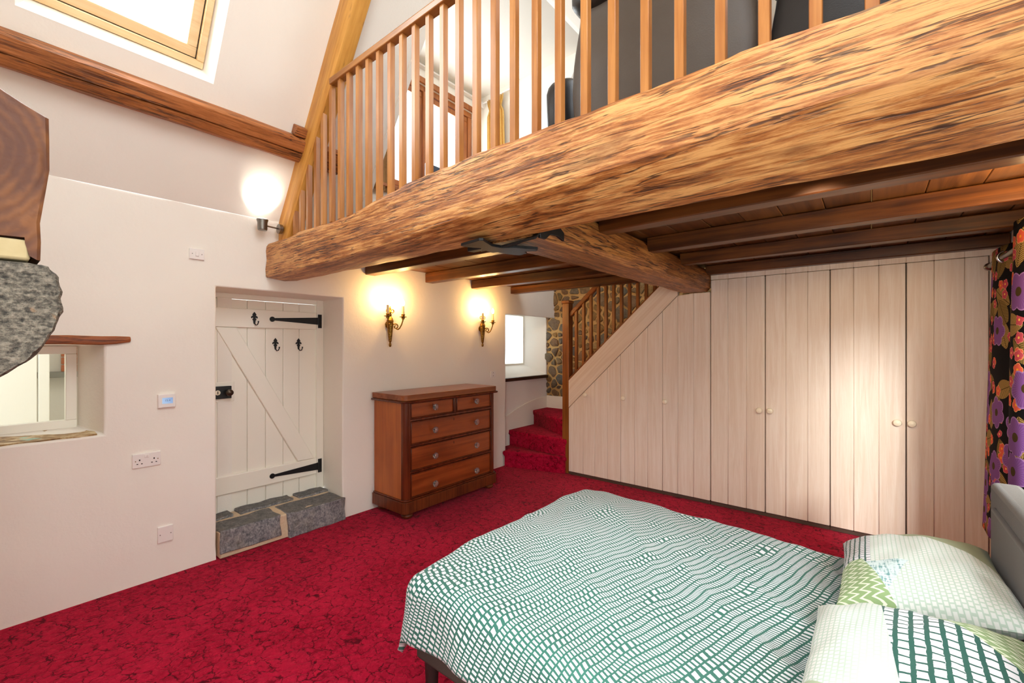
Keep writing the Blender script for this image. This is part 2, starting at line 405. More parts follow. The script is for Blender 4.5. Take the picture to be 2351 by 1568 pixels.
def lattice(lo, hi, cuts, step):
    pts = sorted(set([lo, hi] + [c for c in cuts if lo < c < hi])); r = []
    for a, b in zip(pts, pts[1:]):
        n = max(1, round((b - a) / step)); r += [a + (b - a) * i / n for i in range(n)]
    return r + [hi]
def holed_wall(place, a0, a1, b0, b1, holes, step=.12, amp=.006, depth_steps=4):
    """place(a, b, d) -> xyz, d = depth behind the face; holes: (a0, a1, b0, b1, depth, inner(a0,a1,b0,b1), back?)"""
    A = lattice(a0, a1, [q for h in holes for q in h[0:2]], step); B = lattice(b0, b1, [q for h in holes for q in h[2:4]], step)
    mb = MB(); idx = {}
    def V(a, b, d=0.0, key=None):
        k = key or (round(a, 5), round(b, 5), 0)
        if k not in idx: idx[k] = len(mb.v); mb.v.append(place(a, b, d))
        return idx[k]
    for a, aa in zip(A, A[1:]):
        for b, bb in zip(B, B[1:]):
            m, k = (a + aa) / 2, (b + bb) / 2
            if any(h[0] < m < h[1] and h[2] < k < h[3] for h in holes): continue
            mb.f.append((V(a, b), V(aa, b), V(aa, bb), V(a, bb))); mb.mi.append(0)
    for hi, h in enumerate(holes):
        i0, i1, j0, j1 = h[5]
        ring = [(a, h[2]) for a in A if h[0] - 1e-6 <= a <= h[1] + 1e-6] + [(h[1], b) for b in B if h[2] + 1e-6 < b <= h[3] + 1e-6] + \
               [(a, h[3]) for a in reversed(A) if h[0] - 1e-6 <= a < h[1] - 1e-6] + [(h[0], b) for b in reversed(B) if h[2] + 1e-6 < b < h[3] - 1e-6]
        def q(p, t):
            a, b = p; u = (a - h[0]) / (h[1] - h[0]); v = (b - h[2]) / (h[3] - h[2])
            return (a + (i0 + (i1 - i0) * u - a) * t, b + (j0 + (j1 - j0) * v - b) * t)
        prev = [V(*p) for p in ring]
        for s in range(1, depth_steps + 1):
            t = s / depth_steps
            cur = [V(*q(p, t), h[4] * t, key=(hi, s, i)) for i, p in enumerate(ring)]
            for i in range(len(ring)):
                mb.f.append((prev[i], prev[(i+1) % len(ring)], cur[(i+1) % len(ring)], cur[i])); mb.mi.append(0)
            prev = cur
        if h[6]: mb.f.append(tuple(prev)); mb.mi.append(0)
    return mb

def lw(y, z, d):
    wob = .012 * n1(y * 1.7, z * 1.7, 3.3) + .006 * n1(y * 5, z * 5, 8.1)
    return (XL - d + wob * (1 if z > .02 else .3), y, z)
lh = [(-.33, .50, .965, 1.52, .30, (-.33, .415, .995, 1.50), False),
      (1.08, 2.035, 0.0, 1.918, .40, (1.10, 2.06, 0.0, 1.915), False),
      (4.235, 5.40, 0.0, 1.90, .14, (4.235, 5.40, 0.0, 1.93), False)]
tag(obj('wall_left', holed_wall(lw, YB, YF + .06, 0, EZ, lh, .11), PLASTER, loc=(XL, 0, 0), smooth=50, bev=.028, seg=3), 'uneven white plastered wall with deep door and window recesses', kind='structure')
# stair window set back further above its ledge
nb = MB(); XN = XL - .14
nh = [(4.26, 5.325, 1.075, 1.925, .30, (4.40, 5.165, 1.225, 1.955), False)]
tag(obj('wall_stair_recess', holed_wall(lambda y, z, d: (XN + .004 - d, y, z), 4.237, 5.36, 0.05, 1.928, nh, .15), PLASTER, loc=(XN, 0, 0), smooth=50, bev=.02, seg=3),
    'white recess around the little stair window', kind='structure')

# far wall of rubble: mortar ground, stones are its children
def gable(y, thick):
    zr = EZ + (XR - XL) / 2 * 1.428
    return MB().prism([(XL - .4, y, 0), (XR, y, 0), (XR, y, EZ), ((XL + XR) / 2, y, zr), (XL, y, EZ), (XL - .4, y, EZ)], (0, thick, 0))
wf = tag(obj('wall_far', gable(YF, .3), MORTAR, loc=(0, YF, 0)), 'rubble stone end wall with wide sandy mortar joints', kind='structure')
rs = random.Random(4)
sites = []
while len(sites) < 290:
    bx, bz = rs.uniform(-3.78, -1.30), rs.uniform(.70, 2.55)
    rad = rs.choice([.04, .045, .055, .06, .075, .09, .12, .15])
    ok = True
    for (ax, az, ar) in sites:
        if math.hypot(ax - bx, (az - bz) * 1.15) < (ar + rad) * .80: ok = False; break
    if ok: sites.append((bx, bz, rad))
    else:
        rs.tries = getattr(rs, 'tries', 0) + 1
        if rs.tries > 22000: break
def clip(poly, nx, nz, c):
    out = []
    for i, p in enumerate(poly):
        q = poly[(i+1) % len(poly)]; dp = p[0]*nx + p[1]*nz - c; dq = q[0]*nx + q[1]*nz - c
        if dp <= 0: out.append(p)
        if dp * dq < 0: t = dp / (dp - dq); out.append((p[0] + (q[0]-p[0])*t, p[1] + (q[1]-p[1])*t))
    return out
for k, (sx, sz, sr) in enumerate(sites):
    r0 = sr * 1.55
    poly = [(sx + r0*1.25*math.cos(t*math.pi/5), sz + r0*math.sin(t*math.pi/5)) for t in range(10)]
    for j, (ox, oz, orr) in enumerate(sites):
        if j == k or math.hypot(ox - sx, oz - sz) > .5: continue
        dx, dz = ox - sx, oz - sz; L = math.hypot(dx, dz); f = L * sr / (sr + orr) - .006 - .010 * rs.random()
        poly = clip(poly, dx / L, dz / L, (sx*dx + sz*dz) / L + f)
        if len(poly) < 3: break
    if len(poly) < 3: continue
    cx = sum(p[0] for p in poly)/len(poly); cz = sum(p[1] for p in poly)/len(poly)
    P2 = []
    for i, p in enumerate(poly):
        q = poly[(i+1) % len(poly)]
        if math.hypot(p[0]-q[0], p[1]-q[1]) < .012: continue
        for t in ((.2, .8) if math.hypot(p[0]-q[0], p[1]-q[1]) < .12 else (.14, .5, .86)):
            e = 1 + rs.uniform(-.14, .04); P2.append((cx + (p[0] + (q[0]-p[0])*t - cx) * e, cz + (p[1] + (q[1]-p[1])*t - cz) * e))
    if len(P2) < 3: continue
    pr = rs.uniform(.012, .03)
    R0 = [(x, YF + .01, z) for x, z in P2]; R1 = [(x, YF - pr*.6 + rs.uniform(-.003, .003), z) for x, z in P2]
    R2 = [(cx + (x-cx)*.78, YF - pr + rs.uniform(-.006, .006), cz + (z-cz)*.78) for x, z in P2]
    obj('stone', MB().rings([R0, R1, R2]), RUBBLE, wf, smooth=50)

# right wall with the bedside window (beyond the frame) and end wall behind the camera
rh = [(.98, 3.0, .95, 2.07, .13, (1.0, 2.98, .97, 2.05), False)]
tag(obj('wall_right', holed_wall(lambda y, z, d: (XR + d, y, z), YB, YF, 0, EZ, rh, .4), PLASTER, loc=(XR, 0, 0), smooth=50), 'white plastered wall behind the bedhead', kind='structure')
zr = EZ + (XR - XL) / 2 * 1.428
bh = [(-.75, .5, .95, 2.2, .14, (-.73, .48, .97, 2.18), False)]  # opening added behind the camera to let in frontal fill
bm_ = holed_wall(lambda x, z, d: (x, YB - d, z), XL, XR, 0, EZ, bh, .5)
bm_.prism([(XL, YB, EZ), (XR, YB, EZ), ((XL + XR)/2, YB, zr)], (0, -.2, 0))
wn = thing('fill_window', (-.35, YB - .1, .97), 'added gable window behind the camera for fill light', None, kind='structure')
fb = MB()
for q in ((-.76, .51, .955, 1.005), (-.76, .51, 2.14, 2.195), (-.76, -.705, 1.005, 2.14), (.455, .51, 1.005, 2.14), (-.15, -.10, 1.005, 2.14)): fb.box(q[0], q[1], YB - .13, YB - .08, q[2], q[3])
obj('frame', fb, WHITEP, wn, bev=.004)
obj('pane', MB().box(-.705, .455, YB - .108, YB - .104, 1.005, 2.14), PANE, wn)
tag(obj('wall_back', bm_, PLASTER, loc=(0, YB, 0), smooth=50), 'white plastered gable behind the camera', kind='structure')
tag(obj('wall_chimney', MB().box(XL + .001, -1.45, YB, -.36, 0, 4.4), PLASTER), 'white chimney breast beside the camera', kind='structure')

# roof slopes with the rooflight opening and the dormer opening
SMAX = (XR - XL) / 2 / CA
sh = [(.125, .93, .785, SKY1 + .1, .17, (.19, .875, .84, SKY1 + .05), False), (2.15, 3.80, 0.03, (4.42 - EZ) / SA, .02, (2.15, 3.80, .03, (4.42 - EZ) / SA), False)]
tag(obj('ceiling_left', holed_wall(lambda y, s, d: slope(y, s, d), YB, YF, 0, SMAX, sh, .25), PLASTER, loc=(XL, 0, EZ), smooth=50), 'white sloping ceiling on the door side', kind='structure')
sh2 = [(-.1, 1.2, .62, 2.22, .2, (-.1, 1.2, .62, 2.22), False), (2.8, 4.0, 1.6, 2.8, .2, (2.8, 4.0, 1.6, 2.8), False)]  # both unseen openings added to admit the slope fill lights
tag(obj('ceiling_right', holed_wall(lambda y, s, d: rslope(y, s, d), YB, YF, 0, SMAX, sh2, .4), PLASTER, loc=(XR, 0, EZ), smooth=50), 'white sloping ceiling over the bed side', kind='structure')

# dormer: sill wall, cheeks, flat ceiling
XD = -3.60
dm = MB()
hw = holed_wall(lambda y, z, d: (XD - d, y, z), 2.13, 3.82, EZ - .05, 4.44, [(2.32, 3.70, 3.02, 4.22, .10, (2.34, 3.68, 3.04, 4.20), False)], .3)
dm.add(hw.v, hw.f)
xt = XL + (4.42 - EZ) / 1.428
dm.prism([(XD, 3.795, EZ), (XL + .012, 3.795, EZ), (xt + .012, 3.795, 4.42), (XD, 3.795, 4.42)], (0, .05, 0))
dm.prism([(XD, 2.155, EZ), (XL + .012, 2.155, EZ), (xt + .012, 2.155, 4.42), (XD, 2.155, 4.42)], (0, -.05, 0))
dm.box(XD - .15, xt + .06, 2.10, 3.85, 4.42, 4.47)
tag(obj('wall_dormer', dm, PLASTER, loc=(XD, 3, EZ)), 'white dormer cheeks and ceiling above the upper floor', kind='structure')

# adjoining passage seen through the low window
an = MB(); an.box(-6.6, -6.5, -2.2, 1.4, 0, 2.4); an.box(-6.6, -3.93, 1.2, 1.3, 0, 2.4); an.box(-6.6, -3.93, -2.3, -2.2, 0, 2.4)
an.box(-6.6, -3.93, -2.2, 1.3, -.1, 0); an.box(-6.6, -3.93, -2.2, 1.3, 2.4, 2.5)
tag(obj('wall_passage', an, PLASTER, loc=(-5, 0, 0)), 'white passage seen through the low window', kind='structure')

# ------------------------------------------------------------------ windows
def frame_x(mb, x0, x1, y0, y1, z0, z1, t):    # four members in a plane of constant x
    mb.box(x0, x1, y0, y1, z0, z0 + t); mb.box(x0, x1, y0, y1, z1 - t, z1)
    mb.box(x0, x1, y0, y0 + t, z0 + t, z1 - t); mb.box(x0, x1, y1 - t, y1, z0 + t, z1 - t); return mb
wn = thing('window_1', (-3.86, .05, .99), 'low cream framed internal window beside the granite corbel', None, kind='structure')
obj('frame', frame_x(MB(), -3.90, -3.84, -.34, .412, .992, 1.50, .05), WHITEP, wn, bev=.004)
obj('pane', MB().box(-3.873, -3.868, -.30, .37, 1.03, 1.46), PANE, wn)
wn = thing('window_2', (-4.0, 4.78, 1.22), 'small white framed window in the stair recess', None, kind='structure')
obj('frame', frame_x(MB(), -4.03, -3.985, 4.38, 5.18, 1.215, 1.965, .03), WHITEP, wn, bev=.003)
obj('pane', MB().box(-4.012, -4.008, 4.41, 5.15, 1.245, 1.935), PANE, wn)
# rooflight: members laid in the roof plane
def slope_box(mb, y0, y1, s0, s1, na, nb, f=slope):
    return mb.prism([f(y0, s0, na), f(y1, s0, na), f(y1, s1, na), f(y0, s1, na)], Vector(f(y0, s0, nb)) - Vector(f(y0, s0, na)))
wn = thing('window_3', slope(.54, .78, .12), 'pine framed rooflight in the sloping ceiling above the purlin', None, kind='structure')
m = MB()
slope_box(m, .17, .89, .825, .865, .10, .20); slope_box(m, .17, .89, SKY1 + .02, SKY1 + .07, .10, .20)
slope_box(m, .17, .21, .865, SKY1 + .02, .10, .20); slope_box(m, .855, .89, .865, SKY1 + .02, .10, .20)
obj('frame', m, PINE, wn, bev=.004)
m = MB()
slope_box(m, .213, .852, .868, .925, .13, .19); slope_box(m, .213, .852, SKY1 - .04, SKY1 + .017, .13, .19)
slope_box(m, .213, .268, .925, SKY1 - .04, .13, .19); slope_box(m, .802, .852, .925, SKY1 - .04, .13, .19)
obj('sash', m, PINE, wn, bev=.004)
m = MB(); slope_box(m, .208, .857, .862, .866, .128, .20); slope_box(m, .8525, .8575, .866, SKY1, .128, .20); obj('seal', m, DARK, wn)
obj('pane', slope_box(MB(), .26, .81, .92, SKY1 - .03, .158, .163), PANE, wn)
obj('vent_pull', slope_box(MB(), .43, .45, .98, 1.05, .165, .17), flat('grey_mark', '9aa6b4', .5), wn)
wn = thing('window_4', (XD - .05, 3.0, 3.02), 'orange wood dormer casement window behind the balusters', None, kind='structure')
obj('frame', frame_x(MB(), XD - .09, XD - .02, 2.325, 3.695, 3.025, 4.215, .06), PINEO, wn, bev=.006)
m = MB(); frame_x(m, XD - .075, XD - .035, 2.39, 2.965, 3.09, 4.15, .055); obj('casement', m, PINEO, wn, bev=.005)
m = MB(); frame_x(m, XD - .075, XD - .035, 3.035, 3.63, 3.09, 4.15, .055); obj('casement', m, PINEO, wn, bev=.005)
obj('mullion', MB().box(XD - .09, XD - .01, 2.97, 3.03, 3.085, 4.155), PINEO, wn, bev=.005)
obj('sill', MB().box(XD - .04, XD + .09, 2.28, 3.74, 2.99, 3.025), PINEO, wn, bev=.006)
obj('architrave', MB().box(XD - .005, XD + .02, 2.27, 3.75, 4.215, 4.275), PINEO, wn, bev=.006)
for y0, y1 in ((2.44, 2.92), (3.085, 3.58)): obj('pane', MB().box(XD - .057, XD - .053, y0, y1, 3.14, 4.10), PANE, wn)
wn = thing('window_5', (XR + .1, 2.0, .97), 'bedside window behind the floral curtain', None, kind='structure')
m = frame_x(MB(), XR + .08, XR + .13, .99, 2.99, .96, 2.06, .05); m.box(XR + .08, XR + .13, 1.97, 2.01, 1.0, 2.02)
obj('frame', m, WHITEP, wn, bev=.004); obj('pane', MB().box(XR + .105, XR + .109, 1.03, 2.95, 1.0, 2.02), PANE, wn)

# passage details beyond window_1
m = MB().box(-5.2, -5.16, -2.0, .325, .002, 2.1).box(-5.215, -5.15, .332, .394, .002, 2.2); tag(obj('door_2', m, WHITEP, bev=.004), 'cream door standing open in the passage beyond the low window', kind='structure')
pw = thing('passage_window_ledge', (-6.42, .6, 1.18), 'grey ledge on the passage wall beyond the low window', 'ledge')
obj('ledge', MB().box(-6.498, -6.36, .36, 1.15, 1.18, 1.235), flat('grey_ledge', '8f8c80', .7), pw, bev=.005)
br = thing('passage_brick_pier', (-6.44, .66, 1.236), 'narrow orange brick pier above the passage ledge', 'brickwork')
obj('joint', MB().box(-6.497, -6.39, .575, .745, 1.236, 1.77), flat('brick_joint', 'd8c2ae', .9), br)
for k in range(7):
    z = 1.238 + k * .076
    for y0, y1 in (((.57, .75),) if k % 2 else ((.57, .655), (.665, .75))):
        obj('brick', MB().box(-6.40, -6.375, y0, y1, z, z + .066), flat('orange_brick', 'bd6a3e', .9), br, bev=.004)
area_light('passage_ceiling_lamp', (-5.0, -.2, 2.36), (-5.0, -.2, 0), 1.2, .5, 11, (1, .99, .97))

# sill of window_1 and its wood lintel
m = MB(); rr = random.Random(2)
def silltop(u, v):
    y = -.33 + .80 * u; x = -3.838 + (.262 + .018 * n1(y * 9)) * v
    return (x, y, .990 + .005 * n1(y * 7, x * 9) - .016 * v)
m.grid(20, 6, silltop); m.rings([[silltop(i/20, 1) for i in range(21)], [(silltop(i/20, 1)[0] - .02, silltop(i/20, 1)[1], .93) for i in range(21)]], cap=False, closed=False)
def sillm():
    p = coord(); a = noise_(vscale(p, (9, 5, 9)), 2.2, 5, .65, 1); g = noise_(p, 7, 2)
    c = ramp(a, [(.35, hx('6a4a28')), (.5, hx('a88450')), (.6, hx('d8c49c'))]); return dict(color=mix(smooth_(g, .64, .72) * .7, c, hx('9ed8c4')), rough=.6)
tag(obj('window_sill', m, mat('weathered_sill', sillm), smooth=60), 'rough worn wooden sill under the low window', 'sill', kind='thing')
rsx = []
for i in range(15):
    u = i / 14; y = -.34 + .958 * u; t = .5 - .5 * (u > .92) * (u - .92) / .08 * .3
    zt = 1.575 - .02 * u + .006 * n1(y * 6); zb = 1.508 + .006 * n1(y * 5, 2) + (.016 if u > .9 else 0) * (u - .9) * 10
    xf = XL + .022 - .05 * max(0, .12 - u) + .008 * n1(y * 6, 5)
    rsx.append([(xf - .16, y, zb), (xf, y, zb), (xf + .004, y, (zb + zt) / 2), (xf - .006, y, zt), (xf - .16, y, zt)])
tag(obj('window_lintel', MB().rings(rsx), LINTEL, bev=.006), 'short brown wooden lintel over the low window', 'lintel', kind='thing')

# ------------------------------------------------------------------ door
XDR = -3.94
dr = thing('door_1', (XDR, 1.57, .2), 'cream ledged and braced plank door in the deep recess', None, kind='structure')
ys = [1.145, 1.278, 1.416, 1.556, 1.698, 1.836, 1.985]
for a, b in zip(ys, ys[1:]): obj('board', MB().box(XDR - .035, XDR, a + .0015, b - .0015, .15, 1.872), WHITEP, dr, bev=.005)
obj('frame', MB().box(XDR - .05, XDR + .012, 1.99, 2.055, .19, 1.93).box(XDR - .05, XDR + .012, 1.08, 1.142, .19, 1.93).box(XDR - .05, XDR + .012, 1.142, 1.99, 1.876, 1.93), WHITEP, dr, bev=.004)
obj('rail', MB().box(XDR + .001, XDR + .024, 1.146, 1.984, 1.648, 1.80), WHITEP, dr, bev=.006)
obj('rail', MB().box(XDR + .001, XDR + .024, 1.146, 1.984, .335, .478), WHITEP, dr, bev=.006)
obj('brace', MB().prism([(XDR + .001, 1.185, 1.646), (XDR + .001, 1.33, 1.646), (XDR + .001, 1.962, .48), (XDR + .001, 1.815, .48)], (.023, 0, 0)), WHITEP, dr, bev=.006)
for zc in (1.725, .402):
    m = MB(); x0 = XDR + .025
    m.prism([(x0, 1.612, zc - .010), (x0, 1.985, zc - .032), (x0, 1.985, zc + .032), (x0, 1.612, zc + .010)], (.006, 0, 0))
    m.lathe((x0, 1.598, zc), [(.022, 0), (.022, .007)], 16, 'X')
    h = obj('strap_hinge', m, BLACKIRON, dr, bev=.002)
    tag(h, 'black tapered strap hinge')
    obj('hinge_plate', MB().box(XDR + .013, XDR + .02, 2.0, 2.034, zc - .062, zc + .062), BLACKIRON, h, bev=.002)
    obj('hinge_knuckle', MB().lathe((x0 + .004, 1.992, zc - .032), [(.009, 0), (.009, .064)], 12), BLACKIRON, h)
    m = MB()
    for k in range(3): m.lathe((x0 + .005, 1.74 + .09 * k, zc), [(.004, 0), (.003, .004)], 8, 'X')
    obj('rivet', m, BLACKIRON, h)
def hook(yc, zt, x0):
    pts = [(0, .002), (.009, -.010), (.0155, -.020), (.013, -.029), (.009, -.033), (.014, -.031), (.021, -.034), (.0255, -.042), (.024, -.051), (.018, -.053), (.0165, -.047), (.012, -.044), (.010, -.048), (.010, -.054), (.017, -.061), (.010, -.068), (.007, -.090), (.005, -.098)]
    pl = [(x0, yc + a, zt + b) for a, b in pts] + [(x0, yc - a, zt + b) for a, b in reversed(pts[1:])]
    h = obj('coat_hook', MB().prism(pl, (.004, 0, 0)), BLACKIRON, dr, bev=.001)
    tag(h, 'black fleur-de-lis coat hook')
    obj('hook_arm', MB().tube([(x0 + .004, yc, zt - .085), (x0 + .008, yc + .001, zt - .096), (x0 + .020, yc + .005, zt - .108), (x0 + .034, yc + .011, zt - .104), (x0 + .041, yc + .015, zt - .088), (x0 + .041, yc + .016, zt - .074)], [.005, .0045, .004, .004, .004, .006], 8), BLACKIRON, h)
hook(1.459, 1.777, XDR + .025); hook(1.633, 1.566, XDR + .001); hook(1.829, 1.566, XDR + .001)
lk = obj('lock_backplate', MB().box(XDR + .001, XDR + .012, 1.148, 1.318, 1.062, 1.218), WHITEP, dr, bev=.004)
lc = obj('lock_case', MB().box(XDR + .012, XDR + .034, 1.15, 1.292, 1.088, 1.185), BLACKIRON, dr, bev=.004); tag(lc, 'black rim lock case')
obj('keyhole_cover', MB().lathe((XDR + .034, 1.195, 1.137), [(.019, 0), (.019, .003), (.016, .005)], 20, 'X'), KNOB, lc)
obj('keyhole', MB().box(XDR + .039, XDR + .0405, 1.192, 1.198, 1.126, 1.148), DARK, lc)
obj('knob', MB().lathe((XDR + .034, 1.262, 1.137), [(.012, 0), (.010, .02), (.018, .03), (.026, .045), (.024, .06), (.012, .068), (.001, .07)], 18, 'X'), flat('dark_bronze', '4a3c30', .35, metal=.7), lc)

# stone doorstep
st = thing('door_step', (-3.72, 1.56, 0), 'grey stone doorstep bedded in pale mortar under the plank door', 'step')
obj('mortar', MB().box(-3.93, -3.535, 1.095, 2.03, 0.002, .187), STEPMORTAR, st, bev=.008)
def rock(x0, x1, y0, y1, z0, z1, seed, n=5):
    m = MB(); N = (max(2, int((x1-x0)/.045)), max(2, int((y1-y0)/.045)), max(2, int((z1-z0)/.04)))
    def w(x, y, z):
        cx, cy, cz = (x0+x1)/2, (y0+y1)/2, (z0+z1)/2; v = Vector((x, y, z)); d = v * 9 + Vector((seed * 3.1, 0, 0))
        k = .016
        return (x + k*n1(d.x, d.y, d.z) + .009*n1(d.x*2.6, d.y*2.6, d.z*2.6), y + k*n1(d.x+7, d.y, d.z), z + .6*k*n1(d.x, d.y+9, d.z))
    L = lambda a, b, t: a + (b-a)*t
    for (f, nu, nv) in ((lambda u, v: w(L(x0,x1,u), L(y0,y1,v), z1), N[0], N[1]), (lambda u, v: w(L(x0,x1,u), L(y0,y1,v), z0), N[0], N[1]),
                        (lambda u, v: w(x1, L(y0,y1,u), L(z0,z1,v)), N[1], N[2]), (lambda u, v: w(x0, L(y0,y1,u), L(z0,z1,v)), N[1], N[2]),
                        (lambda u, v: w(L(x0,x1,u), y0, L(z0,z1,v)), N[0], N[2]), (lambda u, v: w(L(x0,x1,u), y1, L(z0,z1,v)), N[0], N[2])): m.grid(nu, nv, f)
    return m
for i, q in enumerate(((-3.75, -3.522, 1.098, 1.50, .035, .199), (-3.77, -3.515, 1.555, 2.035, -.005, .192), (-3.93, -3.80, 1.10, 1.27, .1, .205), (-3.935, -3.80, 1.315, 1.73, .1, .208), (-3.935, -3.80, 1.775, 2.03, .1, .204))):
    obj('stone', rock(*q, i + 1), SLATE, st, smooth=40, weld=True, bev=.007)

# ------------------------------------------------------------------ timbers
rs_ = []
NX = 110
for i in range(NX + 1):
    x = XL + .004 + (XR - XL - .008) * i / NX
    zb = 2.018 + .115 * ss(-3.2, .3, x); zt = 2.284 + .077 * ss(-2.65, -1.5, x) + .008 * n1(x * 2.3, 4) - .012 * max(0, n1(x * 6, 1.3))
    yf = 1.405 + .008 * n1(x * 1.5, 7); zbb = 2.02 - .012 * ss(-2, .5, x)
    sec = [(yf + .006, zb + .001), (yf, zb + .008), (yf - .006, zb + (zt - zb) * .25), (yf + .004, zb + (zt - zb) * .5), (yf + .001, zb + (zt - zb) * .75), (yf + .004, zt - .03), (yf + .014, zt - .008), (yf + .04, zt),
           (1.53, zt - .004), (1.655, zt - .012), (1.66, 2.2), (1.65, zbb + .012), (1.638, zbb), (1.54, zbb * .6 + zb * .4 - .012), (1.47, zbb * .32 + zb * .68 - .006)]
    ring = []
    for k, (y, z) in enumerate(sec):
        a = .0055 * n1(x * 4, k * 1.7, 1) + .003 * n1(x * 14, k * 2.9, 5)
        if k in (5, 6, 7): a += .006 * n1(x * 9, 3.3, k * .2)
        ring.append((x, y + a, z + (.006 * n1(x * 5, k * 2.1, 9) + (.004 * n1(x * 18, k, 2) if k in (5, 6, 7) else 0))))
    rs_.append(ring)
tag(obj('main_beam', MB().rings(rs_), BEAM, loc=(-1.42, 1.53, 2.02), smooth=22), 'huge rough golden pine beam carrying the upper floor', 'beam', kind='thing')
rs_ = []
for i in range(61):
    y = 1.66 + (4.428 - 1.66) * i / 60; u = i / 60
    xl, xr = -1.497 + .065 * u, -1.20 + .024 * u; zb = 2.015 + .006 * n1(y * 3)
    sec = [(xl, zb + .02), (xl + .02, zb), (xr - .035, zb), (xr - .004, zb + .03), (xr + .003, zb + .12), (xr - .01, 2.19), (xr - .05, 2.235), (xl + .04, 2.24), (xl, 2.17)]
    rs_.append([(a + .006 * n1(y * 3, k * 1.9), y, b + .005 * n1(y * 4, k * 2.3, 4)) for k, (a, b) in enumerate(sec)])
tag(obj('cross_beam', MB().rings(rs_), BEAM2, loc=(-1.34, 3.0, 2.02), smooth=40), 'brown cross beam running from the big beam to the cupboards', 'beam', kind='thing')
joists = [(2.25, 2.352), (2.945, 3.045), (3.62, 3.715), (4.33, 4.428)]
ordn = ['first', 'second', 'third', 'fourth']
for side, x0, x1 in (('wall sconce', XL + .004, -1.44), ('bed', -1.20, XR - .004)):
    for k, (y0, y1) in enumerate(joists):
        m = MB(); zb = 2.145 + .006 * k
        R = []
        for i in range(13):
            x = x0 + (x1 - x0) * i / 12; q = .003 * n1(x * 2, k * 5.1)
            R.append([(x, y0 + q, zb + q), (x, y1 + q, zb - q), (x, y1, 2.249), (x, y0, 2.249)])
        lab = ordn[k] + ' dark joist behind the big beam on the ' + side + ' side'
        tag(obj('joist', m.rings(R), JOIST, bev=.006), lab, 'joist', 'joists under the upper floor', 'thing')

mz = thing('floor_upper', (-1.42, 3.0, 2.25), 'underside of the stained plank floor above the joists', None, kind='structure')
xb = XL + .005; k = 0
bw = [.192, .2, .196, .204, .198]
while xb < XR - .03:
    wd = bw[k % 5]; x1 = min(xb + wd, XR - .004)
    obj('board', MB().box(xb + .0015, x1 - .0015, 1.665, 4.47, 2.251 + .0012 * (k % 3), 2.285), BOARD, mz, bev=.003, seg=1); xb = x1; k += 1
tag(obj('floor_landing', MB().box(-1.15, XR - .004, 4.474, YF - .003, 2.20, 2.285), BOARD), 'landing boards above the wardrobes', kind='structure')

# purlin, its wedge, and the principal rafter
rs_ = []
for i in range(60):
    y = -.54 + (1.79 + .54) * i / 59
    sec = [(.515, .0), (.50, -.075), (.515, -.10), (.574 + .01 * n1(y * 2, 6.6), -.112), (.580 + .01 * n1(y * 2, 6.6), -.097), (.586 + .01 * n1(y * 2, 6.6), -.114), (.60, -.118), (.655, -.115), (.668, -.09), (.672, .0)]
    ring = []
    for k, (s, n) in enumerate(sec):
        p = slope(y, s + .005 * n1(y * 3, k * 1.3), n + .004 * n1(y * 4, k * 2.2) + .02); ring.append(p)
    rs_.append(ring)
tag(obj('purlin', MB().rings(rs_), PURLIN, smooth=30, loc=slope(.6, .58, -.05)), 'cracked brown purlin across the sloping ceiling', 'beam', kind='thing')
m = MB(); slope_box(m, 1.42, 1.50, .675, .74, -.07, -.002)
tag(obj('wedge', m, PURLIN, bev=.006), 'small pale wooden wedge on top of the purlin', 'wedge', kind='thing')
rs_ = []
for i in range(61):
    s = -.20 + (SMAX - .02 + .20) * i / 60
    sec = [(1.50, .0), (1.497, -.10), (1.502, -.15), (1.515, -.168), (1.58, -.175), (1.61, -.165), (1.625, -.14), (1.63, 0.0)]
    ring = []
    for k, (y, n) in enumerate(sec):
        a = .007 * n1(s * 2.2, k * 1.9, 3); p = slope(y + a, s, n + a); 
        ring.append((max(p[0], XL + .003), p[1], p[2]))
    rs_.append(ring)
tag(obj('rafter', MB().rings(rs_), RAFTER, smooth=40, loc=slope(1.56, 0, -.1)), 'honey coloured principal rafter rising from the big beam', 'beam', kind='thing')

# iron bracket under the junction
ib = thing('iron_bracket', (-1.4, 1.68, 2.0), 'black flat iron bracket under the junction of the two beams', 'bracket')
pl = [(-1.545, 1.50), (-1.40, 1.475), (-1.385, 1.49), (-1.43, 1.60), (-1.42, 1.655), (-1.36, 1.70), (-1.30, 1.80), (-1.325, 1.83), (-1.385, 1.80), (-1.40, 1.84), (-1.46, 1.86), (-1.49, 1.80), (-1.50, 1.72), (-1.53, 1.72), (-1.525, 1.66), (-1.56, 1.66), (-1.50, 1.60), (-1.545, 1.53)]
obj('plate', MB().prism([(x, y, 1.985) for x, y in pl], (0, 0, .014)), BLACKIRON, ib, bev=.002)
pl = [(1.655, 2.0), (1.655, 2.085), (1.70, 2.11), (1.79, 2.10), (1.86, 2.06), (1.86, 2.02), (1.80, 2.035), (1.74, 2.03), (1.70, 2.0)]
obj('side_flange', MB().prism([(-1.195, y, z) for y, z in pl], (.014, 0, 0)), BLACKIRON, ib, bev=.002)
obj('fold', MB().prism([(-1.42, 1.655, 1.987), (-1.18, 1.62, 1.987), (-1.18, 1.66, 2.02), (-1.40, 1.70, 1.987)], (0, 0, .012)), BLACKIRON, ib, bev=.002)
obj('tail', MB().prism([(-1.66, 1.66, 2.0), (-1.52, 1.655, 2.0), (-1.50, 1.675, 2.0), (-1.54, 1.70, 2.0), (-1.65, 1.70, 2.0)], (0, 0, .06)), BLACKIRON, ib, bev=.003)

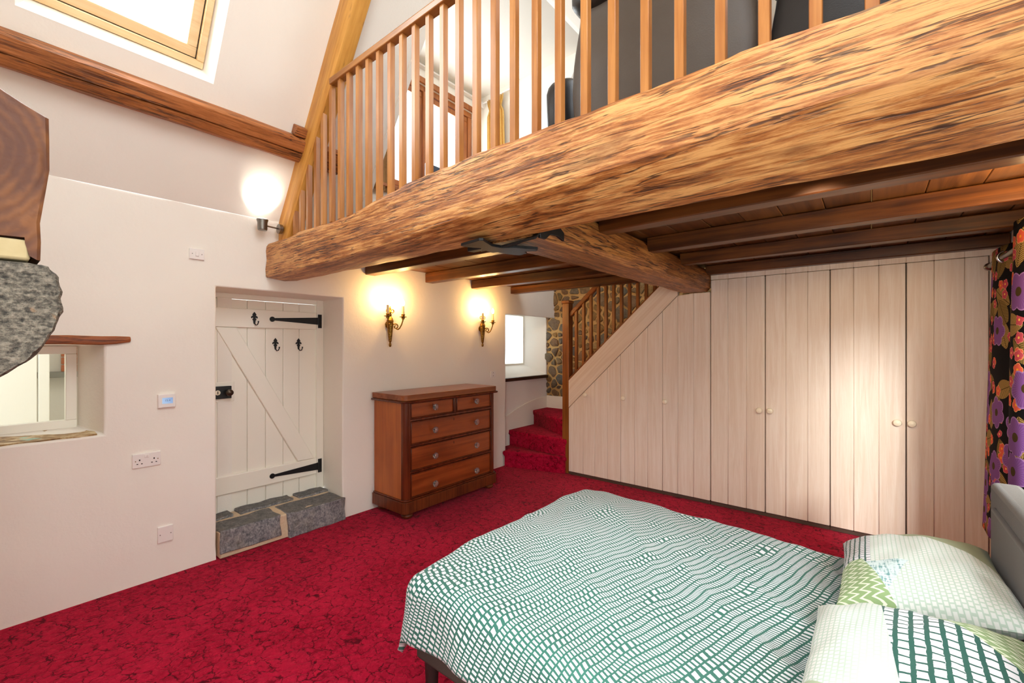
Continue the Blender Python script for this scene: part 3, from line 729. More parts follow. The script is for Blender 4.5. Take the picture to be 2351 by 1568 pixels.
# ------------------------------------------------------------------ balustrade on the big beam
YBAL = 1.53
bal = [-3.334,-3.238,-3.129,-3.015,-2.921,-2.808,-2.697,-2.592,-2.483,-2.376,-2.264,-2.15,-2.04,-1.928,-1.812,-1.7,-1.585,-1.466,-1.349,-1.234,-1.112,-.993,-.872,-.754,-.626,-.505,-.375,-.251,-.122,.003,.128]
bs = thing('balustrade', (-1.2, YBAL, 2.34), 'brown hardwood balustrade standing along the big beam', 'balustrade')
proto = obj('baluster', MB().box(-.016, .016, YBAL - .016, YBAL + .016, 2.33, 3.25), MAHOG, bs, bev=.002, seg=1)
first = True
for x in bal:
    zu = EZ + 1.428 * (x + 3.56) - .17 / CA
    if zu < 3.25:
        hh = max(.06, zu - 2.33 + .02)
        obj('baluster', MB().prism([(x - .016, YBAL - .016, 2.33), (x + .016, YBAL - .016, 2.33), (x + .016, YBAL - .016, 2.33 + hh + .023), (x - .016, YBAL - .016, 2.33 + hh - .023)], (0, .032, 0)), MAHOG, bs, bev=.002, seg=1)
    elif first: proto.location.x = x - bs.location.x; first = False
    else:
        c = proto.copy(); COL.objects.link(c); c.parent = bs; c.location.x = x - bs.location.x
obj('handrail', MB().prism([(-2.80, YBAL - .028, 3.245), (-2.80, YBAL + .028, 3.245), (-2.80, YBAL + .030, 3.28), (-2.80, YBAL + .018, 3.295), (-2.80, YBAL - .018, 3.295), (-2.80, YBAL - .030, 3.28)], (2.80 + .145, 0, 0)), MAHOGX, bs, bev=.004)

# ------------------------------------------------------------------ staircase
sc_ = thing('staircase', (-2.9, 4.9, 0), 'red carpeted winding stair rising behind the newel post', 'staircase')
NW = (-2.785, 4.40)
polys = [([(-3.545, 4.165), (-2.765, 4.375), (-2.765, 4.405), NW, (-3.695, 4.47), (-3.695, 4.30), (-3.545, 4.27)], 0.002, .20),
         ([(-3.695, 4.45), NW, (-2.765, 4.405), (-2.84, 4.53), (-3.695, 5.03)], .002, .40),
         ([(-3.695, 4.99), (-2.84, 4.50), (-2.80, 4.53), (-3.36, 5.34), (-3.695, 5.34)], .002, .60),
         ([(-3.40, 5.34), (-2.84, 4.52), (-2.70, 4.52), (-2.68, 5.34)], .002, .80)]
for k in range(5):
    x0 = -2.70 + .214 * k; polys.append(([(x0, 4.52), (x0 + .235, 4.52), (x0 + .235, 5.34), (x0, 5.34)], .78 + .2 * k if k else .6, 1.0 + .2 * k))
for p, z0, z1 in polys:
    m = MB(); n = len(p); cx = sum(a for a, b in p)/n; cy = sum(b for a, b in p)/n
    def ins(k, z): return [(cx + (a - cx) * (1 - k / max(.05, math.hypot(a - cx, b - cy))), cy + (b - cy) * (1 - k / max(.05, math.hypot(a - cx, b - cy))), z) for a, b in p]
    obj('step', m.rings([ins(.022, z0), ins(.024, z1 - .075), ins(.010, z1 - .055), ins(.0, z1 - .04), ins(.0, z1 - .018), ins(.012, z1 - .004), ins(.03, z1)]), CARPET, sc_, smooth=75)
# cut string with its capping, skirtings
zl = lambda x: 1.009 + (x + 2.739) * .9705
obj('string', MB().prism([(-2.739, 4.405, .779), (-1.479, 4.405, 2.002), (-1.479, 4.405, 2.14), (-1.625, 4.405, 2.14), (-2.739, 4.405, 1.095)], (0, .05, 0)), LIMES, sc_, bev=.002)
a, b = Vector((-2.739, 4.455, 1.107)), Vector((-1.50, 4.455, 1.107 + 1.239 * .928))
obj('string_capping', MB().bar(a, b, .085, .026), MAHOGSX, sc_, bev=.003)
nw = obj('newel_post', MB().box(-2.832, -2.742, 4.415, 4.505, .002, 2.0), MAHOGS, sc_, bev=.004)
obj('newel_cap', MB().box(-2.842, -2.732, 4.405, 4.515, 2.0, 2.035), MAHOGS, nw, bev=.008)
ha, hb = Vector((-2.75, 4.465, 1.86)), Vector((-1.30, 4.465, 1.86 + 1.45 * .905))
obj('handrail', MB().bar(ha, hb, .05, .055), MAHOGSX, sc_, bev=.01)
for x in [-2.667,-2.57,-2.475,-2.38,-2.287,-2.193,-2.101,-2.008,-1.915,-1.822,-1.73]:
    z0 = 1.107 + (x + 2.739) * .928 + .012; z1 = 1.86 + (x + 2.75) * .905
    obj('baluster', MB().prism([(x - .016, 4.447, z0 - .012), (x + .016, 4.447, z0 + .016), (x + .016, 4.447, z1 + .015), (x - .016, 4.447, z1 - .015)], (0, .032, 0)), MAHOGS, sc_, bev=.002, seg=1)
cur = [(4.25, .36), (4.25, .54), (4.45, .60), (4.65, .665), (4.85, .715), (5.05, .745), (5.33, .762), (5.33, .36)]
obj('skirting', MB().prism([(XN + .004, y, z) for y, z in cur], (.014, 0, 0)), WHITEP, sc_, bev=.002)
obj('skirting', MB().box(-3.68, -2.85, YF - .035, YF - .02, .40, .775), WHITEP, sc_, bev=.002)

# ledge in the stair recess
rs_ = [[(XN - .05, y, 1.04), (XL - .075 - .03 * u, y, 1.035), (XL - .07 - .03 * u, y, 1.078), (XN - .05, y, 1.08)] for u, y in ((i/8, 4.245 + 1.085 * i/8) for i in range(9))]
tag(obj('window_ledge', MB().rings(rs_), SHELFW, bev=.004), 'dark wooden ledge under the small stair window', 'ledge', kind='thing')

# ------------------------------------------------------------------ limed cupboards
YW = 4.405
def board_poly(xa, xb, ztop, zbot=.035):
    return [(xa, YW, zbot), (xb, YW, zbot), (xb, YW, ztop(xb)), (xa, YW, ztop(xa))]
def door(parent, xs, ztop, knob, label=None):
    d = MB(); xa, xb = xs[0] + .0008, xs[-1] - .0008
    D = obj('door', MB().prism([(xa, YW + .014, .04), (xb, YW + .014, .04), (xb, YW + .014, ztop(xb) - .005), (xa, YW + .014, ztop(xa) - .005)], (0, .012, 0)), LIME, parent)
    for i, (p, q) in enumerate(zip(xs, xs[1:])):
        e0 = .0012 if i == 0 else .0001; e1 = .0012 if i == len(xs) - 2 else .0001
        obj('board', MB().prism(board_poly(p + e0, q - e1, ztop), (0, .0145, 0)), LIME, D, bev=.004, seg=1)
    kx, kz = knob
    obj('knob', MB().lathe((kx, YW, kz), [(.012, .0), (.010, -.012), (.021, -.019), (.026, -.029), (.022, -.038), (.010, -.044), (.001, -.045)], 18, 'Y'), KNOB, D)
    return D
diag = lambda x: min(.779 + (x + 2.739) * .9706 - .006, 2.009)
full = lambda x: 2.118
def carcass(parent, x0, x1, ztop):
    m = MB().prism([(x0, YW + .03, .0), (x1, YW + .03, .0), (x1, YW + .03, ztop(x1) - .01), (x0, YW + .03, ztop(x0) - .01)], (0, .075, 0))
    obj('body', m, DARK, parent)
    obj('plinth', MB().box(x0, x1, YW + .006, YW + .03, .002, .03), flat('dark_brown_plinth', '4a3428', .6), parent)
cups = [([-2.739, -2.547, -2.396, -2.241, -2.086], (-2.507, .946), 'smallest sloping understairs cupboard next to the newel post'),
        ([-2.086, -1.928, -1.786, -1.631], (-2.046, .942), 'middle sloping understairs cupboard of limed boards'),
        ([-1.631, -1.479, -1.328, -1.176], (-1.597, .940), 'tallest understairs cupboard below the end of the cross beam')]
for xs, kn, lab in cups:
    t = thing('understairs_cupboard', (sum((xs[0], xs[-1]))/2, YW, 0), lab, 'cupboard', 'limed cupboards under the stair')
    carcass(t, xs[0], xs[-1], diag); door(t, xs, diag, kn)
wards = [([-1.171, -1.021, -.868, -.722], (-.762, .930), [-.718, -.565, -.408, -.258], (-.679, .934), 'limed board double wardrobe next to the end of the cross beam'),
         ([-.255, -.105, .048, .203], (.155, .923), [.207, .356, .512, .628], (.235, .925), 'limed board double wardrobe next to the floral curtain')]
for xa, ka, xb_, kb, lab in wards:
    t = thing('wardrobe', ((xa[0] + xb_[-1])/2, YW, 0), lab, 'wardrobe', 'limed wardrobes along the far side')
    carcass(t, xa[0], xb_[-1], full); door(t, xa, full, ka); door(t, xb_, full, kb)
tr = thing('trim_1', (-.3, YW, 2.12), 'limed fascia strip above the wardrobe doors', None, kind='structure')
fx = [-1.171, -1.021, -.868, -.722, -.565, -.408, -.258, -.105, .048, .205, .356, .512, .70]
for p, q in zip(fx, fx[1:]): obj('panel', MB().box(p + .0002, q - .0002, YW + .002, YW + .016, 2.1205, 2.20), LIME, tr, bev=.003, seg=1)
tag(obj('trim_2', MB().box(.632, XR - .002, YW + .004, YW + .02, .002, 2.12), LIME), 'limed filler strip between wardrobe and window wall', kind='structure')

# ------------------------------------------------------------------ chest of drawers
ch = thing('chest_of_drawers', (-3.31, 2.92, 0), 'antique mahogany chest of drawers with cut glass knobs under the sconces', 'chest of drawers')
cx0, cx1, cy0, cy1 = -3.545, -3.09, 2.335, 3.51
obj('side_panel', MB().box(cx0, cx1 - .055, cy0 + .005, cy0 + .025, .17, 1.0), CHESTS, ch)
obj('side_panel', MB().box(cx0, cx1 - .055, cy1 - .025, cy1 - .005, .17, 1.0), CHESTS, ch)
obj('back_panel', MB().box(cx0, cx0 + .015, cy0 + .025, cy1 - .025, .17, 1.0), CHESTD, ch)
obj('carcass', MB().box(cx0 + .016, cx1 - .03, cy0 + .026, cy1 - .026, .17, 1.0), DARK, ch)
for s, yy in ((1, cy0), (-1, cy1)):          # rounded corner posts
    pts = [(cx1 - .055, yy + s*.005), (cx1 - .04, yy + s*.005)] + [(cx1 - .04 + .04*math.sin(t*math.pi/12), yy + s*(.045 - .04*math.cos(t*math.pi/12))) for t in range(1, 6)] + [(cx1, yy + s*.045), (cx1, yy + s*.062), (cx1 - .055, yy + s*.062)]
    obj('corner_post', MB().prism([(a, b, .17) for a, b in pts], (0, 0, .835)), CHESTD, ch)
dz = [(.165, .385, 2), (.405, .615, 2), (.635, .838, 2), (.862, 1.005, 1)]
rail = MB()
for z0, z1 in ((.165, .172), (.387, .404), (.617, .634), (.84, .861)): rail.box(cx1 - .03, cx1 - .004, cy0 + .06, cy1 - .06, z0, z1)
rail.box(cx1 - .03, cx1 - .004, 2.918, 2.945, .86, 1.005)
obj('front_rail', rail, CHESTD, ch, bev=.003)
def drawer(y0, y1, z0, z1, kys, kz, cut):
    d = obj('drawer', MB().box(cx1 - .03, cx1 - .012, y0 + .012, y1 - .012, z0 + .012, z1 - .012), CHESTX, ch)
    m = MB(); f = cx1 + .001; t = .011
    m.box(cx1 - .03, f, y0 + .002, y1 - .002, z0 + .002, z0 + t).box(cx1 - .03, f, y0 + .002, y1 - .002, z1 - t, z1 - .002)
    m.box(cx1 - .03, f, y0 + .002, y0 + t, z0 + t, z1 - t).box(cx1 - .03, f, y1 - t, y1 - .002, z0 + t, z1 - t)
    obj('cock_beading', m, CHESTD, d, bev=.003)
    obj('keyhole', MB().box(cx1 - .012, cx1 - .0105, cut - .003, cut + .003, z1 - .052, z1 - .03), BRASS if cut == 2.9201 else DARK, d)
    for ky in kys:
        k = MB(); prof = [(.010, 0), (.009, .012), (.014, .016), (.027, .026), (.029, .034), (.024, .042), (.012, .047), (.001, .047)]; R = []
        for r, h in prof:
            R.append([(cx1 - .012 + h, ky + r*(1 + (.09 if j % 2 else -.05)*(r > .02))*math.cos(2*math.pi*j/20), kz + r*(1 + (.09 if j % 2 else -.05)*(r > .02))*math.sin(2*math.pi*j/20)) for j in range(20)])
        o = obj('knob', k.rings(R), CRYSTAL, d, smooth=12); o['label'] = 'cut glass knob'
ya, yb = cy0 + .066, cy1 - .066
drawer(ya, yb, .172, .386, (2.665, 3.208), .245, 2.9201); drawer(ya, yb, .405, .616, (2.665, 3.208), .5, 2.92); drawer(ya, yb, .635, .839, (2.665, 3.208), .735, 2.92)
drawer(ya, 2.917, .862, 1.004, (2.665,), .943, 2.66); drawer(2.946, yb, .862, 1.004, (3.208,), .943, 3.195)
def slab(x0, x1, y0, y1, z0, z1, r):
    pts = [(x0, y0)] + [(x1 - r + r*math.sin(t*math.pi/12), y0 + r - r*math.cos(t*math.pi/12)) for t in range(7)] + [(x1 - r + r*math.cos(t*math.pi/12), y1 - r + r*math.sin(t*math.pi/12)) for t in range(7)] + [(x0, y1)]
    return MB().prism([(a, b, z0) for a, b in pts], (0, 0, z1 - z0))
tp = obj('top', slab(cx0, cx1 + .02, cy0 - .018, cy1 + .018, 1.025, 1.075, .05), CHESTT, ch, bev=.004)
obj('top_moulding', slab(cx0, cx1 + .035, cy0 - .034, cy1 + .034, 1.006, 1.025, .055), CHESTD, tp, bev=.008)
obj('plinth', slab(cx0, cx1 + .022, cy0 - .018, cy1 + .018, .055, .155, .05), CHESTB, ch, bev=.003)
obj('plinth_moulding', slab(cx0, cx1 + .014, cy0 - .010, cy1 + .010, .155, .17, .05), CHESTD, ch, bev=.005)
for fy in (cy0 + .06, cy1 - .06):
    for fx_ in (cx1 - .045, cx0 + .06):
        obj('foot', MB().lathe((fx_, fy, .001), [(.03, 0), (.046, .012), (.05, .026), (.042, .042), (.03, .05), (.034, .056)], 18), CHESTB, ch)

# ------------------------------------------------------------------ wall sconces
def sconce(yc):
    t = thing('wall_sconce', (XL + .05, yc, 1.49), '', 'wall light', 'brass candle sconces')
    x = XL + .045
    fl_ = MB(); prof = [(.004, 1.489), (.010, 1.494), (.013, 1.507), (.011, 1.522), (.007, 1.531), (.010, 1.535), (.013, 1.545), (.020, 1.62), (.027, 1.69), (.030, 1.715), (.028, 1.72), (.032, 1.726), (.032, 1.74), (.028, 1.745), (.024, 1.76), (.014, 1.772), (.010, 1.782), (.015, 1.79), (.015, 1.80), (.008, 1.806), (.020, 1.816), (.014, 1.824), (.007, 1.84), (.010, 1.85), (.005, 1.868), (.001, 1.878)]
    R = []
    for r, z in prof:
        R.append([(x + r*(1 + (.10 if (j % 2 and .54 < z - 1.0 < .70) else 0))*math.cos(2*math.pi*j/24), yc + r*(1 + (.10 if (j % 2 and 1.54 < z < 1.70) else 0))*math.sin(2*math.pi*j/24), z) for j in range(24)])
    obj('body', fl_.rings(R), BRASS, t, smooth=40)
    obj('wall_mount', MB().lathe((XL + .012, yc, 1.70), [(.034, 0), (.034, .006), (.02, .012), (.015, .035)], 18, 'X'), BRASS, t)
    for s in (-1, 1):
        L = [(x, yc + s*a, z) for a, z in ((.012, 1.815), (.030, 1.812), (.042, 1.822), (.040, 1.838), (.026, 1.846), (.014, 1.836))]
        obj('bow', MB().tube(L, .005, 8), BRASS, t)
    for s in (-1, 1):
        # scrolling arm: out of the body, one curl, up to the pan
        ex, ey = .085, s * .085
        def pt(a, z): return (x + ex * a, yc + ey * a, z)
        curl = [pt(.62 - .0 + .17*math.cos(q)*(1 - k/20), 1.672 + .022*math.sin(q)*(1 - k/20)) for k, q in ((k, 2.6 - k*.42) for k in range(15))]
        out = [pt(.22, 1.700), pt(.34, 1.708)] 
        loop = []
        for k in range(22):      # spiral
            q = math.pi*.62 - k * .36; rr = .026 * (1 - k / 26); loop.append(pt(.42 + rr*math.cos(q)/.12, 1.682 + rr*math.sin(q)))
        arm = out + loop
        A = obj('arm', MB().tube(arm, [.006]*2 + [.0065 - .0001*k for k in range(22)], 8), BRASS, t, smooth=60)
        up = [pt(.47, 1.660), pt(.60, 1.655), pt(.74, 1.668), pt(.88, 1.70), pt(.97, 1.735), pt(1.0, 1.755)]
        obj('arm_scroll', MB().tube(up, [.006, .0065, .0065, .006, .006, .008], 8), BRASS, A, smooth=60)
        cx, cy = x + ex, yc + ey
        obj('drip_pan', MB().lathe((cx, cy, 1.748), [(.006, 0), (.014, .006), (.016, .02), (.034, .024), (.036, .028), (.016, .030), (.014, .036), (.018, .042), (.018, .048), (.013, .052)], 20), BRASS, A)
        cd = obj('candle', MB().lathe((cx, cy, 1.799), [(.0135, 0), (.012, .03), (.0105, .076), (.0105, .078)], 16), CANDLE, A)
        obj('bulb', MB().lathe((cx, cy, 1.877), [(.006, 0), (.010, .008), (.0155, .022), (.0145, .036), (.008, .052), (.002, .062)], 14), BULB, t)
    return t
s1 = sconce(2.49); s1['label'] = 'brass twin candle wall sconce nearer the plank door'
s2 = copy_tree(s1); s2.location.y = 3.765; s2['label'] = 'brass twin candle wall sconce nearer the stair window'
for yc in (2.49, 3.765):
    for s in (-1, 1):
        l = bpy.data.lights.new('candle_bulb_light', 'POINT'); l.energy = 5; l.color = (1, .56, .17); l.shadow_soft_size = .03
        o = bpy.data.objects.new('candle_bulb_light', l); COL.objects.link(o); o.location = (XL + .13, yc + s*.085, 1.965)

# bulkhead lamp fixed under the boards by the bedside window (just beyond the frame)
bl = thing('ceiling_lamp', (.56, 2.62, 2.2), 'small warm globe lamp under the boards above the bedhead', 'ceiling lamp')
obj('base', MB().lathe((.56, 2.62, 2.215), [(.06, 0), (.06, .034)], 20), BRASS, bl)
obj('globe', MB().ellipsoid((.56, 2.62, 2.165), (.055, .055, .055)), BULB2, bl)
l = bpy.data.lights.new('ceiling_lamp_light', 'POINT'); l.energy = 13; l.color = (1, .66, .30); l.shadow_soft_size = .06
o = bpy.data.objects.new('ceiling_lamp_light', l); COL.objects.link(o); o.location = (.56, 2.62, 2.05)

dl = thing('fill_downlight', (-.2, 1.92, 2.2), 'added unseen brass fill downlight behind the big beam facing the wardrobes', 'spotlight')  # unseen lamp added to warm and brighten the wardrobes
obj('base', MB().lathe((-.2, 1.90, 2.215), [(.04, 0), (.04, .034)], 18), BRASS, dl)
obj('lamp_head', MB().lathe((-.2, 1.90, 2.165), [(.034, 0), (.034, .002), (.03, .04), (.012, .05)], 18), BRASS, dl)
l = bpy.data.lights.new('wardrobe_fill_light', 'SPOT'); l.energy = 50; l.color = (1, .74, .46); l.spot_size = math.radians(62); l.spot_blend = .85; l.shadow_soft_size = .025  # wardrobe fill from the added downlight
o = bpy.data.objects.new('wardrobe_fill_light', l); COL.objects.link(o); o.location = (-.2, 1.93, 2.14); o.rotation_euler = (Vector((.05, 4.4, 1.0)) - Vector(o.location)).to_track_quat('-Z', 'Y').to_euler()

# spotlight on the rafter foot
sp = thing('spotlight', (-3.46, 1.42, 2.36), 'small steel spotlight aimed at the ceiling above the beam end', 'spotlight')
obj('wall_rose', MB().lathe((-3.47, 1.46, 2.385), [(.036, 0), (.036, .022), (.03, .028)], 22, 'Y'), STEEL, sp)
obj('rod', MB().tube([(-3.47, 1.47, 2.385), (-3.468, 1.40, 2.387), (-3.464, 1.37, 2.388)], .006, 8), STEEL, sp)
hd = obj('lamp_head', MB().lathe((-3.462, 1.345, 2.345), [(.012, 0), (.030, .004), (.033, .012), (.033, .06), (.038, .075), (.039, .082), (.034, .082)], 22), STEEL, sp)
obj('lens', MB().lathe((-3.462, 1.345, 2.4275), [(.033, 0), (.033, .002)], 22), LENS, hd)
l = bpy.data.lights.new('spotlight_beam', 'SPOT'); l.energy = 14; l.color = (1, .93, .80); l.spot_size = math.radians(92); l.spot_blend = .75; l.shadow_soft_size = .02
o = bpy.data.objects.new('spotlight_beam', l); COL.objects.link(o); o.location = (-3.445, 1.345, 2.44); o.rotation_euler = (Vector((-3.545, 1.34, 2.75)) - Vector(o.location)).to_track_quat('-Z', 'Y').to_euler()

# ------------------------------------------------------------------ switches and sockets on the left wall
def plate(name, y0, y1, z0, z1, label, cat, th=.012):
    t = thing(name, (XL + .01, (y0 + y1)/2, z0), label, cat)
    obj('face_plate', MB().box(XL - .012, XL + th, y0, y1, z0, z1), WHITEPL, t, bev=.003); return t
F = XL + .012
t = plate('light_switch', .922, 1.007, 2.088, 2.16, 'white single light switch high on the wall left of the beam end', 'light switch')
obj('rocker', MB().box(F, F + .005, .955, .974, 2.109, 2.138), WHITEPL, t, bev=.002)
obj('screw', MB().lathe((F, .937, 2.124), [(.003, 0), (.003, .0015)], 10, 'X'), STEEL, t); obj('screw', MB().lathe((F, .992, 2.124), [(.003, 0), (.003, .0015)], 10, 'X'), STEEL, t)
t = plate('thermostat', .753, .845, 1.1, 1.186, 'white wall thermostat with a small lit blue screen', 'thermostat', .018)
def lcd():
    p = sep(coord()); return dict(color=hx('7090b8'), emit=mix(smooth_(p[1] + p[2] * .6, -.03, .06), hx('b8d0e8'), hx('7c98c8')), estr=.62, rough=.2)
scn = obj('screen', MB().box(XL + .018, XL + .0186, .773, .829, 1.125, 1.163), mat('blue_screen', lcd), t)
fc = bpy.data.curves.new('reading', 'FONT'); fc.body = '15.4'; fc.size = .017; fc.align_x = 'CENTER'; fc.extrude = .0002
fo = bpy.data.objects.new('font', fc); COL.objects.link(fo); bpy.context.view_layer.update(); tme = bpy.data.meshes.new_from_object(fo.evaluated_get(bpy.context.evaluated_depsgraph_get())); bpy.data.objects.remove(fo); fo = bpy.data.objects.new('reading', tme); COL.objects.link(fo); fo.parent = scn; fo.rotation_euler = (math.pi/2, 0, math.pi/2)
fo.location = Vector((XL + .0189, .801, 1.140)) - wloc(scn); tme.materials.clear(); tme.materials.append(flat('screen_ink', '50648c', .5))
t = plate('double_socket', .626, .767, .735, .822, 'white double plug socket below the thermostat', 'socket')
for y in (.690, .702): obj('rocker', MB().box(F, F + .004, y - .0055, y + .0055, .795, .812), WHITEPL, t, bev=.0015)
for y in (.661, .733):
    obj('pin_hole', MB().box(F - .001, F + .0006, y - .003, y + .003, .778, .788), DARK, t)
    for q in (-.011, .011): obj('pin_hole', MB().box(F - .001, F + .0006, y + q - .004, y + q + .004, .757, .762), DARK, t)
for y in (.641, .752): obj('screw', MB().lathe((F, y, .778), [(.003, 0), (.003, .0015)], 10, 'X'), BRASS, t)
t = plate('blank_plate', .751, .833, .228, .33, 'square white blank cover plate low on the wall', 'socket')
for y in (.764, .820): obj('screw', MB().lathe((F, y, .279), [(.003, 0), (.003, .0015)], 10, 'X'), STEEL, t)
t = plate('small_socket', 3.95, 4.035, 1.118, 1.194, 'small white socket above the right end of the mahogany chest', 'socket')
for q in (-.018, .018): obj('pin_hole', MB().box(F - .001, F + .0006, 3.992 - .004, 3.992 + .004, 1.156 + q - .004, 1.156 + q + .004), DARK, t)

# ------------------------------------------------------------------ fireplace lintel and corbel beside the camera
def lump(name, x0, x1, fn, n, matl, label, cat, seed, parent=None):
    pass
def endgrain():
    p = sep(coord()); v = vec(p[0], p[1], p[2])
    d = sqrt_((p[1] - .0) * (p[1] - .0) * 1.3 + (p[2] - .18) * (p[2] - .18) * .7); w_ = noise_(v, 7, 4, .6)
    ring = sin_(d * 300 + w_ * 16) * .5 + .5; big = noise_(v, 9, 3)
    c = mix(smooth_(big * .82 + ring * .10 + w_ * .1, .36, .66), hx('58321f'), hx('7c4c26')); c = mix(smooth_(noise_(v, 26, 4), .5, .72) * .5, c, hx('4c2a20'))
    return dict(color=c, rough=.6, normal=bump(ring * .3 + noise_(v, 40, 3), .3, .006))
R = []
prof = [(-.30, 1.735), (.02, 1.737), (.078, 1.736), (.082, 1.730), (.084, 1.70), (.096, 1.693), (.101, 1.735), (.100, 1.775), (.103, 1.85), (.112, 1.90), (.112, 1.965), (.110, 2.018), (.075, 2.035), (.05, 2.047), (.01, 2.075), (-.30, 2.09)]
for x in (-3.3, -2.6, -1.9, -1.52, -1.455, -1.45):
    e = .006 if x == -1.45 else 0
    R.append([(x, y - e + .006 * n1(x * 3, k), z + .005 * n1(x * 3, k * 2.2)) for k, (y, z) in enumerate(prof)])
tag(obj('mantel_beam', MB().rings(R), mat('sawn_end_grain', endgrain), loc=(-1.45, 0.0, 1.735), smooth=40), 'sawn brown end of the fireplace mantel beam resting on granite', 'beam', kind='thing')
tag(obj('mantel_packer', MB().box(-1.9, -1.4515, -.3, .0815, 1.690, 1.7355), mat('pale_bedding', lambda: dict(color=mix(noise_(coord(), 30, 3), hx('b09e74'), hx('c8b990')), rough=.9)), bev=.006), 'pale mortar pad between mantel beam and granite corbel', 'mortar', kind='thing')
m = MB()
prof = [(-.362, 1.43), (-.1, 1.37), (.037, 1.428), (.078, 1.462), (.105, 1.50), (.122, 1.535), (.134, 1.58), (.135, 1.62), (.128, 1.66), (.112, 1.683), (.07, 1.688), (-.362, 1.688)]
def dense(pr, k=4):
    out = []
    for i in range(len(pr)):
        a, b = pr[i], pr[(i+1) % len(pr)]
        for t in range(k): out.append((a[0] + (b[0]-a[0])*t/k, a[1] + (b[1]-a[1])*t/k))
    return out
dp = dense(prof); R = []
cy_, cz_ = -.05, 1.56
for i, x in enumerate((-1.86, -1.80, -1.70, -1.60, -1.50, -1.463, -1.452)):
    sc = (.9, .98, 1, 1, 1, .985, .955)[i]
    R.append([(x + .008 * n1(y * 14, z * 14, 1), max(-.362, cy_ + (y - cy_) * sc + .006 * n1(x * 13, k * .5, 2)), min(1.6895, cz_ + (z - cz_) * sc + .005 * n1(x * 13, k * .5, 7))) for k, (y, z) in enumerate(dp)])
tag(obj('granite_corbel', MB().rings(R), GRANITE, loc=(-1.6, 0, 1.43), smooth=60), 'rough grey granite corbel carrying the mantel beam', 'corbel', kind='thing')

# ------------------------------------------------------------------ bed
GREYF = mat('grey_woven_fabric', lambda: dict(color=mix(noise_(coord(), 300, 2, .7), hx('443d35'), hx('5a5148')), rough=.95, spec=.1, sheen=.2, normal=bump(noise_(coord(), 400, 2), .4, .002)))
DIVAN = mat('dark_divan_fabric', lambda: dict(color=mix(noise_(coord(), 300, 2, .7), hx('3a322e'), hx('564b45')), rough=.95, spec=.1, normal=bump(noise_(coord(), 400, 2), .4, .002)))
bd = thing('bed', (-.5, 1.75, 0), 'double bed with grey upholstered headboard and dark frame', 'bed')
obj('frame', MB().box(-1.375, .34, 1.09, 2.43, .285, .42), DIVAN, bd, bev=.015, seg=3)
for x, y in ((-1.33, 1.135), (-1.33, 2.385), (.25, 1.135), (.25, 2.385)):
    obj('leg', MB().lathe((x, y, .001), [(.018, 0), (.028, .28), (.028, .284)], 18), flat('dark_leg', '241e1c', .5), bd)
obj('mattress', MB().box(-1.36, .335, 1.10, 2.42, .42, .535), flat('white_sheet', 'e4e2de', .9), bd, bev=.05, seg=4)
hbo = MB()
for i in range(1):
    hbo.box(.352, .435, .98, 2.455, .20, .985)
hb_ = obj('headboard', hbo, GREYF, bd, bev=.02, seg=4)
obj('headboard_panel', MB().box(.340, .36, 1.06, 2.36, .30, .91), GREYF, hb_, bev=.012, seg=3)
for y in (1.15, 2.29): obj('headboard_strut', MB().box(.40, .425, y - .03, y + .03, .001, .22), flat('dark_strut', '241e1c', .5), hb_)

def duvetmat():
    uv = coord('UV'); s = sep(uv)
    u, v = s[0], s[1]
    wx = noise_(vec(u * 5, v * 5), 1, 2) - .5; wy = noise_(vec(u * 1.3 + 4, v * 1.3), 1, 2) - .5
    ua = u * .96 - v * .28 + wx * .014 + wy * .09 + 1.9; a = ua * 43.0 - ua * ua * 3.6
    band = floor_(a); fa = frac(a)
    den = smooth_(u, -1.5, -.2)
    b = v * .96 + u * .28 + (noise_(vec(band * .40 + 3, v * 3.4, 1.7), 1, 1) - .5) * .20 + (noise_(vec(u * 1.1, v * 1.1, 7), 1, 1) - .5) * .16 + wx * .012
    rb = frac(sin_(band * 12.99) * 437.5)
    p = b / .0150 + rb
    edge = noise_(vec(u * 120, v * 120), 1, 1) - .5
    line = mx((fa + edge * .05) < .23, (frac(p) + edge * .16) < .45)
    g = mix(noise_(vec(u * 3, v * 3), 1, 2), hx('2c5a4f'), hx('417267'))
    return dict(color=mix(line, hx('d6d9dd'), g), rough=.9, spec=.1, sheen=.1, normal=bump(noise_(uv, 500, 2), .1, .001))
DUVET = mat('green_dash_duvet_cover', duvetmat)
DUVB = flat('duvet_reverse', 'b9c4b4', .9)
X0, X1, Y0, Y1 = -1.36, .16, 1.13, 2.40     # where the drape starts
def dtop(x, y):
    b = .585 + .050 * math.exp(-((x + 1.15) / .38) ** 2) * (1 - .5 * ss(.5, 1.0, abs(y - 1.8) / .7)) - .012 * ss(-.9, -.1, x)
    f = .011 * n1(x * 2.3 + y * 1.2, y * 1.6, 1) + (.012) * max(0, n1(x * 3.0 + y * 4.2, y * 1.2 - x * .9, 4)) + .0035 * n1(x * 9 + y * 7, y * 3, 8)
    r = abs(n1(x * 3.4 + y * 2.6, y * 1.1 - x * .5, 11)); f += .008 * math.exp(-(r / .16) ** 2)
    return b + f
def drape(d, r=.075):
    if d <= 0: return 0, 0
    if d < r * math.pi / 2: return r * math.sin(d / r), r * (1 - math.cos(d / r))
    e = d - r * math.pi / 2; return r + e * .12, r + e
